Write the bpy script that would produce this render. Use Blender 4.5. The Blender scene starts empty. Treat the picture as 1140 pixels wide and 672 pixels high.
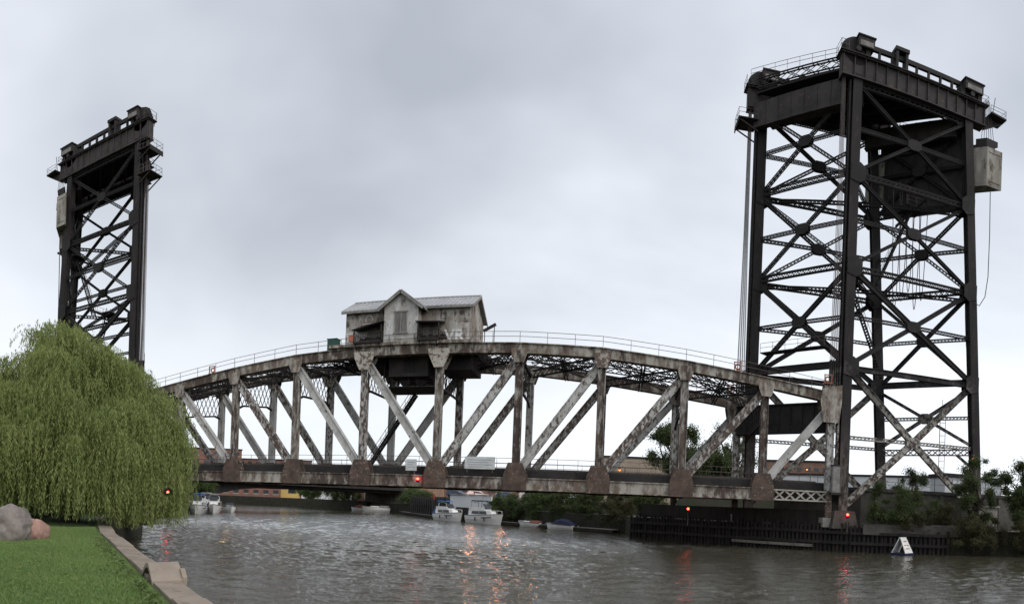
import bpy, math, random
import numpy as np
from mathutils import Vector, Matrix
random.seed(7); rng = np.random.default_rng(11)
S = bpy.context.scene; COL = S.collection
PI = math.pi

# ---------------------------------------------------------------- camera (hand-held cylindrical panorama)
F, V0, CW, CH = 706.4, 561.9, 1140.0, 672.0
yaw, pitch, roll = -.1565, -.0021, .0399
R0 = Vector((math.cos(yaw), -math.sin(yaw), 0)); F0 = Vector((math.sin(yaw), math.cos(yaw), 0)); Z0 = Vector((0, 0, 1))
F1 = F0*math.cos(pitch) + Z0*math.sin(pitch); U1 = -F0*math.sin(pitch) + Z0*math.cos(pitch)
R2 = R0*math.cos(roll) + U1*math.sin(roll); U2 = -R0*math.sin(roll) + U1*math.cos(roll)
CAM = Vector((18.26, -63.93, 3.70))
cd = bpy.data.cameras.new('camera'); cam = bpy.data.objects.new('camera', cd); COL.objects.link(cam)
cam.matrix_world = Matrix(((R2.x, U2.x, -F1.x, CAM.x), (R2.y, U2.y, -F1.y, CAM.y), (R2.z, U2.z, -F1.z, CAM.z), (0, 0, 0, 1)))
cd.type = 'PANO'; cd.panorama_type = 'CENTRAL_CYLINDRICAL'
cd.central_cylindrical_radius = 1.0
cd.central_cylindrical_range_u_min = -CW/2/F; cd.central_cylindrical_range_u_max = CW/2/F
cd.central_cylindrical_range_v_min = (V0-CH)/F; cd.central_cylindrical_range_v_max = V0/F
cd.clip_start = .1; cd.clip_end = 6000
S.camera = cam
S.render.engine = 'CYCLES'
S.cycles.max_bounces = 6; S.cycles.diffuse_bounces = 3; S.cycles.glossy_bounces = 3; S.cycles.transparent_max_bounces = 4
S.cycles.caustics_reflective = False; S.cycles.caustics_refractive = False
S.cycles.sample_clamp_indirect = 8

# ---------------------------------------------------------------- world: overcast evening sky
SUN_EL, SUN_ROT = math.radians(40), math.radians(118)
w = bpy.data.worlds.new('World'); S.world = w; w.use_nodes = True
N = w.node_tree.nodes; Lk = w.node_tree.links; N.clear()
def nd(t, **k):
    n = N.new(t)
    for a, b in k.items():
        if a == 'ins':
            for i, v in b.items(): n.inputs[i].default_value = v
        else: setattr(n, a, b)
    return n
out = nd('ShaderNodeOutputWorld'); bg = nd('ShaderNodeBackground'); bg.inputs[1].default_value = .1
sky = nd('ShaderNodeTexSky', sky_type='NISHITA'); sky.sun_disc = False; sky.sun_elevation = SUN_EL; sky.sun_rotation = SUN_ROT
sky.dust_density = 4.0; sky.air_density = 1.0
tc = nd('ShaderNodeTexCoord')
sep = nd('ShaderNodeSeparateXYZ'); Lk.new(tc.outputs['Generated'], sep.inputs[0])
# project the direction on a cloud ceiling so that the cloud sheet recedes to the horizon
zz = nd('ShaderNodeMath', operation='ADD', ins={1: .22}); Lk.new(sep.outputs[2], zz.inputs[0])
zm = nd('ShaderNodeMath', operation='MAXIMUM', ins={1: .12}); Lk.new(zz.outputs[0], zm.inputs[0])
dx = nd('ShaderNodeMath', operation='DIVIDE'); Lk.new(sep.outputs[0], dx.inputs[0]); Lk.new(zm.outputs[0], dx.inputs[1])
dy = nd('ShaderNodeMath', operation='DIVIDE'); Lk.new(sep.outputs[1], dy.inputs[0]); Lk.new(zm.outputs[0], dy.inputs[1])
cmb = nd('ShaderNodeCombineXYZ'); Lk.new(dx.outputs[0], cmb.inputs[0]); Lk.new(dy.outputs[0], cmb.inputs[1])
n1 = nd('ShaderNodeTexNoise', ins={'Scale': .5, 'Detail': 5.0, 'Roughness': .5, 'Distortion': .4}); Lk.new(cmb.outputs[0], n1.inputs['Vector'])
r1 = nd('ShaderNodeValToRGB'); Lk.new(n1.outputs[0], r1.inputs[0])
r1.color_ramp.elements[0].position = .40; r1.color_ramp.elements[0].color = (4.75, 5.15, 5.8, 1)
r1.color_ramp.elements[1].position = .60; r1.color_ramp.elements[1].color = (8.6, 9.0, 9.7, 1)
# brighter air towards the horizon, where the overcast thins
hz = nd('ShaderNodeMapRange', ins={1: 0.0, 2: .50, 3: 1.0, 4: 0.0}, interpolation_type='SMOOTHSTEP'); Lk.new(sep.outputs[2], hz.inputs[0])
hm = nd('ShaderNodeMixRGB', blend_type='MIX'); hm.inputs[2].default_value = (11.0, 11.5, 12.0, 1)
hf = nd('ShaderNodeMath', operation='MULTIPLY', ins={1: .85}); Lk.new(hz.outputs[0], hf.inputs[0])
Lk.new(hf.outputs[0], hm.inputs[0]); Lk.new(r1.outputs[0], hm.inputs[1])
mx = nd('ShaderNodeMixRGB'); mx.inputs[0].default_value = .90
# thin overcast glows more on the side of the hidden sun
sv = (math.sin(SUN_ROT)*math.cos(.2), math.cos(SUN_ROT)*math.cos(.2), math.sin(.2))
dt = nd('ShaderNodeVectorMath', operation='DOT_PRODUCT'); dt.inputs[1].default_value = sv; Lk.new(tc.outputs['Generated'], dt.inputs[0])
gl = nd('ShaderNodeMapRange', ins={1: -.7, 2: .9, 3: .90, 4: 1.22}); Lk.new(dt.outputs['Value'], gl.inputs[0])
gm = nd('ShaderNodeVectorMath', operation='SCALE'); Lk.new(hm.outputs[0], gm.inputs[0]); Lk.new(gl.outputs[0], gm.inputs['Scale'])
Lk.new(sky.outputs[0], mx.inputs[1]); Lk.new(gm.outputs[0], mx.inputs[2])
Lk.new(mx.outputs[0], bg.inputs[0]); Lk.new(bg.outputs[0], out.inputs[0])
sd = bpy.data.lights.new('sun', 'SUN'); sd.energy = 1.5; sd.angle = math.radians(35); sd.color = (1, .95, .9)
so = bpy.data.objects.new('sun', sd); COL.objects.link(so)
so.rotation_euler = (PI/2 - SUN_EL, 0, PI + -SUN_ROT)
so.location = (0, -100, 100)
S.view_settings.view_transform = 'Standard'; S.view_settings.look = 'None'; S.view_settings.gamma = 1; S.view_settings.exposure = .2
S.view_settings.use_curve_mapping = False

# ---------------------------------------------------------------- materials
def mat(name, c1, c2=None, scale=1.0, lo=.4, hi=.6, rough=.8, c3=None, s3=5.0, lo3=.55, hi3=.65, bump=0.0, bscale=20.0, metal=0.0, detail=6.0, stretch=(1, 1, 1), spec=.3, objco=False, zmix=None, vary=0.0):
    m = bpy.data.materials.new(name); m.use_nodes = True; t = m.node_tree; n = t.nodes; l = t.links
    b = n['Principled BSDF']; b.inputs['Roughness'].default_value = rough; b.inputs['Metallic'].default_value = metal
    b.inputs['Specular IOR Level'].default_value = spec
    if objco: co = n.new('ShaderNodeTexCoord').outputs['Object']
    else: co = n.new('ShaderNodeNewGeometry').outputs['Position']
    mp = n.new('ShaderNodeMapping'); mp.inputs['Scale'].default_value = stretch; l.new(co, mp.inputs[0]); co2 = mp.outputs[0]
    def noise(sc, det=detail):
        x = n.new('ShaderNodeTexNoise'); x.inputs['Scale'].default_value = sc; x.inputs['Detail'].default_value = det; x.inputs['Roughness'].default_value = .62
        l.new(co2, x.inputs['Vector']); return x.outputs[0]
    def rng_(src, a, c):
        x = n.new('ShaderNodeMapRange'); x.inputs[1].default_value = a; x.inputs[2].default_value = c; l.new(src, x.inputs[0]); return x.outputs[0]
    def mixc(f, a, c):
        x = n.new('ShaderNodeMixRGB'); l.new(f, x.inputs[0])
        for i, v in ((1, a), (2, c)):
            if isinstance(v, tuple): x.inputs[i].default_value = (*v, 1)
            else: l.new(v, x.inputs[i])
        return x.outputs[0]
    col = None
    if c2 is None: b.inputs['Base Color'].default_value = (*c1, 1)
    else:
        col = mixc(rng_(noise(scale), lo, hi), c1, c2)
        if c3 is not None:
            f3 = noise(s3)
            if vary:      # each member has weathered by itself
                oi = n.new('ShaderNodeObjectInfo'); ma = n.new('ShaderNodeMath'); ma.operation = 'MULTIPLY_ADD'; ma.inputs[1].default_value = vary; ma.inputs[2].default_value = -vary*.5; l.new(oi.outputs['Random'], ma.inputs[0])
                big = n.new('ShaderNodeMath'); big.operation = 'MULTIPLY_ADD'; big.inputs[1].default_value = .35; l.new(noise(.28, 2.0), big.inputs[0]); l.new(ma.outputs[0], big.inputs[2])
                ad = n.new('ShaderNodeMath'); ad.operation = 'ADD'; l.new(f3, ad.inputs[0]); l.new(big.outputs[0], ad.inputs[1]); sb = n.new('ShaderNodeMath'); sb.operation = 'SUBTRACT'; sb.inputs[1].default_value = .175; l.new(ad.outputs[0], sb.inputs[0]); f3 = sb.outputs[0]
            col = mixc(rng_(f3, lo3, hi3), col, c3)
    if zmix:   # (z0, z1, colour a, colour b, noise scale): a second paint scheme below height z0..z1
        z0, z1, ca, cb, sc = zmix
        sx = n.new('ShaderNodeSeparateXYZ'); l.new(n.new('ShaderNodeNewGeometry').outputs['Position'], sx.inputs[0])
        add = n.new('ShaderNodeMath'); add.operation = 'MULTIPLY_ADD'; add.inputs[1].default_value = 9.0; l.new(noise(.35, 3.0), add.inputs[0]); l.new(sx.outputs[2], add.inputs[2])
        f = rng_(add.outputs[0], z1+4.5, z0+4.5)
        low = mixc(rng_(noise(sc), .44, .56), ca, cb)
        col = mixc(f, col, low)
    if col is not None: l.new(col, b.inputs['Base Color'])
    if bump:
        bp = n.new('ShaderNodeBump'); bp.inputs['Strength'].default_value = bump; bp.inputs['Distance'].default_value = .03
        l.new(noise(bscale), bp.inputs['Height']); l.new(bp.outputs[0], b.inputs['Normal'])
    return m
def emis(name, c, s):
    m = bpy.data.materials.new(name); m.use_nodes = True; n = m.node_tree.nodes
    b = n['Principled BSDF']; b.inputs['Base Color'].default_value = (*c, 1)
    b.inputs['Emission Color'].default_value = (*c, 1); b.inputs['Emission Strength'].default_value = s
    return m
def leafmat(name, a, b2, c, sc=.5):
    m = bpy.data.materials.new(name); m.use_nodes = True; t = m.node_tree; n = t.nodes; l = t.links
    p = n['Principled BSDF']; p.inputs['Roughness'].default_value = .6; p.inputs['Specular IOR Level'].default_value = .25
    g = n.new('ShaderNodeNewGeometry')
    x = n.new('ShaderNodeTexNoise'); x.inputs['Scale'].default_value = sc; x.inputs['Detail'].default_value = 3; l.new(g.outputs['Position'], x.inputs['Vector'])
    r = n.new('ShaderNodeValToRGB'); l.new(x.outputs[0], r.inputs[0])
    r.color_ramp.elements[0].position = .35; r.color_ramp.elements[0].color = (*a, 1)
    r.color_ramp.elements[1].position = .68; r.color_ramp.elements[1].color = (*b2, 1)
    mm = n.new('ShaderNodeMixRGB'); l.new(g.outputs['Random Per Island'], mm.inputs[0]); 
    mul = n.new('ShaderNodeMath'); mul.operation = 'MULTIPLY'; mul.inputs[1].default_value = .55; l.new(g.outputs['Random Per Island'], mul.inputs[0]); l.new(mul.outputs[0], mm.inputs[0])
    l.new(r.outputs[0], mm.inputs[1]); mm.inputs[2].default_value = (*c, 1)
    l.new(mm.outputs[0], p.inputs['Base Color'])
    tr = n.new('ShaderNodeBsdfTranslucent'); l.new(mm.outputs[0], tr.inputs[0])
    ms = n.new('ShaderNodeMixShader'); ms.inputs[0].default_value = .3; l.new(p.outputs[0], ms.inputs[1]); l.new(tr.outputs[0], ms.inputs[2])
    l.new(ms.outputs[0], n['Material Output'].inputs[0]); return m

M = {}
PALE, RUST = (.30, .285, .255), (.085, .05, .036)
M['span'] = mat('weathered_span_paint', (.44, .435, .415), (.31, .30, .28), .9, .42, .6, .75, c3=(.085, .062, .05), s3=3.4, lo3=.51, hi3=.62, vary=.2, bump=.25, bscale=9, stretch=(1, 1, .55))
M['span_far'] = M['span']
M['post'] = mat('half_rusted_paint', (.34, .325, .295), (.105, .08, .064), 2.2, .38, .56, .85, c3=(.062, .045, .038), s3=2.6, lo3=.46, hi3=.58, vary=.24, bump=.25, bscale=9, stretch=(1, 1, .35))
M['span_rusty'] = mat('rust_stained_paint', (.105, .070, .053), (.055, .041, .034), 1.3, .4, .62, .85, c3=(.30, .285, .25), s3=4.5, lo3=.56, hi3=.72, vary=.12, bump=.3, bscale=8)
M['chord'] = mat('streaked_rusty_paint', (.33, .31, .27), (.135, .102, .08), 1.5, .40, .58, .8, c3=(.062, .046, .038), s3=1.6, lo3=.50, hi3=.62, vary=.2, bump=.25, bscale=9, stretch=(1, 1, .4))
M['gusset'] = mat('pale_gusset_paint', (.42, .40, .355), (.31, .285, .24), .8, .4, .6, .8, c3=(.11, .078, .06), s3=2.6, lo3=.52, hi3=.62, vary=.2, bump=.25, bscale=9)
M['dark'] = mat('sooty_dark_steel', (.018, .016, .016), (.030, .026, .024), .7, .4, .65, .8, c3=(.085, .055, .042), s3=1.6, lo3=.62, hi3=.75, bump=.2, bscale=9)
M['tower'] = mat('tower_steel', (.017, .016, .016), (.028, .025, .024), .6, .4, .65, .75, spec=.2, c3=(.06, .045, .038), s3=1.4, lo3=.62, hi3=.74, bump=.2, bscale=9,
                 zmix=(13.0, 20.0, (.33, .315, .285), (.06, .045, .037), 2.6))
M['tower_leg'] = mat('tower_leg_steel', (.018, .016, .016), (.030, .026, .024), .8, .4, .65, .75, c3=(.055, .04, .033), s3=1.8, lo3=.58, hi3=.72, bump=.2, bscale=9, spec=.2, stretch=(1, 1, .3),
                 zmix=(5.0, 13.0, (.16, .145, .125), (.05, .037, .03), 3.2))
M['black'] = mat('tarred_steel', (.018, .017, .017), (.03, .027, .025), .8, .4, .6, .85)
M['deck'] = mat('oily_ballast', (.035, .032, .03), (.06, .055, .05), 4, .4, .6, .95)
M['girder'] = mat('grey_brown_plate_steel', (.050, .043, .042), (.026, .023, .022), .8, .4, .62, .8, c3=(.10, .065, .05), s3=1.6, lo3=.58, hi3=.7, bump=.15, bscale=7)
M['cw'] = mat('stained_counterweight_concrete', (.33, .31, .27), (.19, .175, .15), .6, .4, .62, .95, c3=(.085, .07, .055), s3=1.3, lo3=.50, hi3=.66, bump=.3, bscale=5, stretch=(1, 1, .4))
M['rope'] = mat('greased_wire_rope', (.055, .045, .045), (.08, .06, .055), 2, .4, .6, .6)
M['rail'] = mat('rusted_pipe_rail', (.12, .105, .095), (.07, .05, .042), 1.5, .4, .6, .7)
M['conc'] = mat('weathered_concrete', (.30, .285, .255), (.20, .185, .165), .6, .4, .62, .95, c3=(.10, .085, .07), s3=1.1, lo3=.58, hi3=.72, bump=.4, bscale=8)
M['darkconc'] = mat('sooty_concrete', (.10, .092, .08), (.06, .055, .048), .4, .4, .62, .95, c3=(.04, .038, .03), s3=.9, lo3=.5, hi3=.7, bump=.4, bscale=6)
M['seawall'] = mat('seawall_concrete', (.27, .225, .18), (.20, .165, .13), .8, .4, .62, .95, c3=(.12, .10, .078), s3=3.0, lo3=.56, hi3=.7, bump=.5, bscale=14)
M['timber'] = mat('tarred_timber', (.018, .016, .014), (.032, .028, .024), 1.4, .4, .62, .9, c3=(.05, .042, .035), s3=3, lo3=.6, hi3=.72, bump=.5, bscale=6, stretch=(1, 1, .25))
M['plank'] = mat('bleached_plank', (.20, .18, .155), (.13, .115, .10), 1.4, .4, .62, .9, bump=.4, bscale=6)
M['wall_house'] = mat('peeling_house_siding', (.36, .345, .32), (.21, .18, .15), .55, .42, .56, .9, c3=(.085, .07, .06), s3=1.6, lo3=.50, hi3=.60, bump=.35, bscale=6, stretch=(1, 1, .55))
M['wall_pale'] = mat('whitewashed_siding', (.50, .495, .48), (.36, .345, .32), .7, .42, .58, .9, c3=(.15, .115, .09), s3=1.2, lo3=.55, hi3=.66, bump=.3, bscale=6, stretch=(1, 1, .5))
M['roof'] = mat('galvanised_roof', (.36, .365, .37), (.30, .305, .31), .7, .4, .6, .55, metal=.0, c3=(.24, .23, .22), s3=1.7, lo3=.58, hi3=.72)
M['trim'] = mat('grey_trim', (.23, .225, .215), (.15, .14, .13), 1.2, .4, .6, .8)
M['boards'] = mat('boarded_window', (.17, .165, .155), (.11, .10, .095), 1.5, .4, .6, .85, stretch=(3, 3, .4))
M['white'] = mat('white_paint', (.72, .72, .70), (.62, .61, .58), .8, .4, .6, .5)
M['gelcoat'] = mat('white_gelcoat', (.78, .78, .76), (.70, .69, .66), .5, .4, .6, .3, spec=.5)
M['sign'] = mat('faded_sign_board', (.52, .53, .53), (.42, .43, .42), 1.0, .4, .6, .6)
M['ink'] = mat('faded_lettering', (.25, .26, .27))
M['graf'] = mat('graffiti_white', (.66, .67, .67), (.5, .5, .49), 1.5, .4, .62, .8)
M['glass'] = mat('dark_glass', (.02, .025, .03), rough=.08, spec=.5)
M['green'] = mat('green_cabinet_paint', (.02, .10, .075), (.03, .075, .06), 1.2, .4, .6, .6)
M['orange'] = mat('red_oxide_paint', (.42, .13, .08), (.32, .12, .085), 2, .4, .6, .6)
M['blue'] = mat('blue_canvas', (.03, .13, .36), (.04, .10, .28), 2, .4, .6, .8)
M['canvas'] = mat('grey_canvas', (.20, .21, .22), (.15, .155, .16), 2, .4, .6, .85)
M['navy'] = mat('navy_canvas', (.012, .016, .045), (.02, .022, .055), 2, .4, .6, .85)
M['teal'] = mat('green_canvas', (.02, .14, .11), (.03, .10, .085), 2, .4, .6, .85)
M['redp'] = mat('red_deck_cover', (.30, .10, .07), (.24, .10, .075), 2, .4, .6, .7)
M['brick'] = mat('red_brick', (.19, .10, .08), (.15, .078, .062), .6, .4, .6, .9, c3=(.24, .12, .09), s3=3, lo3=.5, hi3=.7)
M['brick2'] = mat('brown_brick', (.27, .165, .115), (.20, .12, .088), .6, .4, .6, .9)
M['stone'] = mat('limestone_trim', (.42, .38, .31), (.34, .31, .25), .8, .4, .6, .9)
M['yellow'] = mat('ochre_panel', (.52, .37, .13), (.44, .33, .13), .4, .4, .6, .8)
M['white_b'] = mat('white_warehouse_cladding', (.62, .63, .64), (.54, .55, .56), .15, .4, .6, .8)
M['tan'] = mat('tan_wall', (.33, .265, .20), (.27, .22, .17), .3, .4, .6, .9)
M['car1'] = mat('silver_car_paint', (.45, .47, .5), rough=.3, spec=.5)
M['car2'] = mat('dark_blue_car_paint', (.03, .05, .11), rough=.3, spec=.5)
M['car3'] = mat('white_car_paint', (.65, .65, .64), rough=.3, spec=.5)
M['tyre'] = mat('tyre_rubber', (.015, .015, .015), rough=.9)
M['bark'] = mat('furrowed_bark', (.055, .042, .032), (.03, .024, .02), 3, .4, .6, .95, bump=.6, bscale=10, stretch=(1, 1, .3))
M['rock_g'] = mat('grey_granite', (.215, .185, .165), (.115, .098, .086), 1.6, .35, .65, .9, c3=(.22, .205, .19), s3=7, lo3=.5, hi3=.72, bump=.9, bscale=7)
M['rock_p'] = mat('pink_granite', (.33, .20, .155), (.25, .15, .12), 2.0, .35, .65, .9, c3=(.38, .26, .21), s3=9, lo3=.55, hi3=.68, bump=.8, bscale=8)
M['soil'] = mat('bank_soil', (.05, .045, .032), (.035, .042, .02), .5, .4, .6, .95, c3=(.075, .062, .045), s3=2.0, lo3=.55, hi3=.7, bump=.6, bscale=4)
M['bankface'] = mat('muddy_bank_face', (.035, .032, .024), (.022, .024, .014), .8, .4, .6, .95, c3=(.05, .043, .033), s3=2.5, lo3=.55, hi3=.7, bump=.8, bscale=4)
M['lawn'] = mat('lawn_soil', (.06, .095, .028), (.075, .105, .035), .7, .4, .6, .95, bump=.7, bscale=30)
M['town'] = mat('far_ground', (.08, .085, .06), (.11, .105, .09), .02, .4, .6, .95)
M['willow'] = leafmat('willow_leaves', (.12, .175, .045), (.215, .265, .085), (.31, .325, .125), .8)
M['leaf'] = leafmat('broad_leaves', (.05, .085, .026), (.085, .13, .04), (.11, .14, .05), .5)
M['leaf_d'] = leafmat('dark_leaves', (.042, .066, .022), (.075, .105, .036), (.10, .115, .048), .5)
M['leaf_b'] = leafmat('browning_leaves', (.06, .062, .028), (.09, .10, .04), (.11, .09, .05), .5)
M['grass'] = leafmat('grass_blades', (.10, .185, .05), (.17, .265, .078), (.235, .29, .11), .3)
M['fallen'] = leafmat('fallen_leaf', (.22, .19, .07), (.34, .29, .11), (.20, .14, .06), 2.0)
M['weed'] = leafmat('weed_leaves', (.08, .135, .035), (.13, .19, .055), (.17, .20, .08), 1.2)
M['flag'] = mat('red_flag_cloth', (.5, .05, .05))
M['red_l'] = emis('red_lamp_glass', (1, .03, .015), 22)
M['amb_l'] = emis('amber_lamp_glass', (1, .25, .045), 2.6)
M['yard_l'] = emis('yard_lamp_glass', (1, .36, .13), 95)
M['warm_l'] = emis('warm_lamp_glass', (1, .62, .25), 40)

def water_mat():
    m = bpy.data.materials.new('river_water'); m.use_nodes = True; t = m.node_tree; n = t.nodes; l = t.links
    b = n['Principled BSDF']; b.inputs['Base Color'].default_value = (.052, .048, .032, 1)
    b.inputs['Roughness'].default_value = .05; b.inputs['IOR'].default_value = 1.36; b.inputs['Specular IOR Level'].default_value = .5
    g = n.new('ShaderNodeNewGeometry')
    def nz(sc, det, st):
        mp = n.new('ShaderNodeMapping'); mp.inputs['Rotation'].default_value = (0, 0, .35); mp.inputs['Scale'].default_value = st; l.new(g.outputs['Position'], mp.inputs[0])
        x = n.new('ShaderNodeTexNoise'); x.inputs['Scale'].default_value = sc; x.inputs['Detail'].default_value = det; x.inputs['Roughness'].default_value = .55; l.new(mp.outputs[0], x.inputs['Vector']); return x.outputs[0]
    a = nz(7.0, 2, (.8, 1.25, 1)); c = nz(1.9, 3, (.8, 1.25, 1)); gust = nz(.045, 2, (1, 1, 1))
    b1 = n.new('ShaderNodeBump'); b1.inputs['Strength'].default_value = 1.0; b1.inputs['Distance'].default_value = .035; l.new(c, b1.inputs['Height'])
    gr = n.new('ShaderNodeMapRange'); gr.inputs[1].default_value = .35; gr.inputs[2].default_value = .65; gr.inputs[3].default_value = .55; gr.inputs[4].default_value = 1.0; l.new(gust, gr.inputs[0])
    b2 = n.new('ShaderNodeBump'); b2.inputs['Distance'].default_value = .035; l.new(gr.outputs[0], b2.inputs['Strength']); l.new(a, b2.inputs['Height']); l.new(b1.outputs[0], b2.inputs['Normal'])
    l.new(b2.outputs[0], b.inputs['Normal']); return m
M['water'] = water_mat()

# ---------------------------------------------------------------- mesh helpers
def V(*a): return Vector(a)
class MB:
    def __init__(s): s.v = []; s.f = []
    def add(s, vs, fs):
        o = len(s.v); s.v += [tuple(p) for p in vs]; s.f += [tuple(i+o for i in f) for f in fs]; return s
    def box(s, x0, x1, y0, y1, z0, z1):
        return s.add([(x0, y0, z0), (x1, y0, z0), (x1, y1, z0), (x0, y1, z0), (x0, y0, z1), (x1, y0, z1), (x1, y1, z1), (x0, y1, z1)], BOXF)
    def frame(s, a, b, up):
        a, b = Vector(a), Vector(b); t = (b-a); L = t.length; t /= L
        u = Vector(up); u = u - t*u.dot(t)
        if u.length < 1e-4: u = Vector((1, 0, 0)) - t*t.x
        u.normalize(); return a, b, t, u, t.cross(u), L
    def bar(s, a, b, w_, h, up=(0, 0, 1), ou=0, ov=0):
        """solid bar from a to b: h along up, w_ across"""
        a, b, t, u, v, L = s.frame(a, b, up); a = a+u*ou+v*ov; b = b+u*ou+v*ov
        q = []
        for p in (a, b):
            for du, dv in ((-1, -1), (-1, 1), (1, 1), (1, -1)): q.append(p + u*du*h/2 + v*dv*w_/2)
        return s.add(q, [(0, 1, 2, 3), (7, 6, 5, 4), (0, 4, 5, 1), (1, 5, 6, 2), (2, 6, 7, 3), (3, 7, 4, 0)])
    def hbeam(s, a, b, w_, h, up=(0, 0, 1), fl=.09):
        """rolled section: flanges at +-h/2 of width w_, double web inset"""
        s.bar(a, b, w_, fl, up, ou=h/2-fl/2); s.bar(a, b, w_, fl, up, ou=-h/2+fl/2)
        s.bar(a, b, w_*.62, h-2*fl-.006, up); return s
    def lattice(s, a, b, w_, h, up=(0, 0, 1), c=.1, lace=.05, cross=True, pitch=None):
        """laced member: four corner angles and lacing bars on the two wide faces"""
        a, b, t, u, v, L = s.frame(a, b, up)
        for du in (-1, 1):
            for dv in (-1, 1): s.bar(a, b, c, c, up, ou=du*(h/2-c/2), ov=dv*(w_/2-c/2))
        n = max(2, int(L/(pitch or h*1.0))); hh = h/2-c/2
        for dv in (-1, 1):
            for i in range(n):
                p, q = a+t*(L*i/n)+v*dv*(w_/2-c/2), a+t*(L*(i+1)/n)+v*dv*(w_/2-c/2)
                e = v*.004*dv
                if cross or i % 2 == 0: s.bar(p-u*hh+e, q+u*hh+e, .03, lace, u)
                if cross or i % 2 == 1: s.bar(p+u*hh-e*2, q-u*hh-e*2, .03, lace, u)
        return s
    def plate(s, pts, th, nrm):
        """flat polygon plate of thickness th centred on the polygon"""
        n = Vector(nrm).normalized(); k = len(pts); a = [Vector(p)-n*th/2 for p in pts]; b = [Vector(p)+n*th/2 for p in pts]
        return s.add(a+b, [tuple(range(k-1, -1, -1)), tuple(range(k, 2*k))] + [(i, (i+1) % k, (i+1) % k+k, i+k) for i in range(k)])
    def tube(s, pts, r, n=6, caps=True):
        pts = [Vector(p) for p in pts]; m = len(pts); rs = r if isinstance(r, (list, tuple)) else [r]*m
        o = len(s.v); prev = None
        for i, p in enumerate(pts):
            t = (pts[min(i+1, m-1)]-pts[max(i-1, 0)]).normalized()
            u = t.orthogonal().normalized() if prev is None else (prev - t*prev.dot(t)).normalized()
            prev = u; v = t.cross(u)
            for j in range(n):
                a = 2*PI*j/n; s.v.append(tuple(p + (u*math.cos(a)+v*math.sin(a))*rs[i]))
        for i in range(m-1):
            for j in range(n): s.f.append((o+i*n+j, o+i*n+(j+1) % n, o+(i+1)*n+(j+1) % n, o+(i+1)*n+j))
        if caps: s.f.append(tuple(o+j for j in range(n-1, -1, -1))); s.f.append(tuple(o+(m-1)*n+j for j in range(n)))
        return s
    def disc(s, c, r, w_, axis, n=24, hole=0):
        ax = Vector(axis).normalized(); c = Vector(c); return s.tube([c-ax*w_/2, c+ax*w_/2], r, n)
    def build(s, name, m, parent=None, org=None, smooth=False):
        me = bpy.data.meshes.new(name); o3 = Vector(org) if org is not None else (Vector(parent['_o']) if parent is not None and '_o' in parent else Vector((0, 0, 0)))
        me.from_pydata([(x-o3.x, y-o3.y, z-o3.z) for x, y, z in s.v], [], s.f); me.update()
        if smooth: me.polygons.foreach_set('use_smooth', [True]*len(me.polygons))
        me.materials.append(M[m]); ob = bpy.data.objects.new(name, me); COL.objects.link(ob)
        if parent is not None:
            ob.parent = parent; ob['_o'] = tuple(o3)
        else: ob.location = o3; ob['_o'] = tuple(o3)
        return ob
BOXF = [(0, 3, 2, 1), (4, 5, 6, 7), (0, 1, 5, 4), (1, 2, 6, 5), (2, 3, 7, 6), (3, 0, 4, 7)]
def tag(o, label=None, cat=None, group=None, kind=None):
    for k, v in (('label', label), ('category', cat), ('group', group), ('kind', kind)):
        if v: o[k] = v
    return o
def thing(name, label, cat, org, group=None):
    o = bpy.data.objects.new(name, None); COL.objects.link(o); o.location = org; o['_o'] = tuple(org); o.empty_display_size = .5
    return tag(o, label, cat, group)
def copy_tree(o, parent=None):
    c = o.copy(); COL.objects.link(c); c.parent = parent
    for ch in list(o.children): copy_tree(ch, c)
    return c
def box1(name, m, parent, *b): return MB().box(*b).build(name, m, parent)

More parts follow.
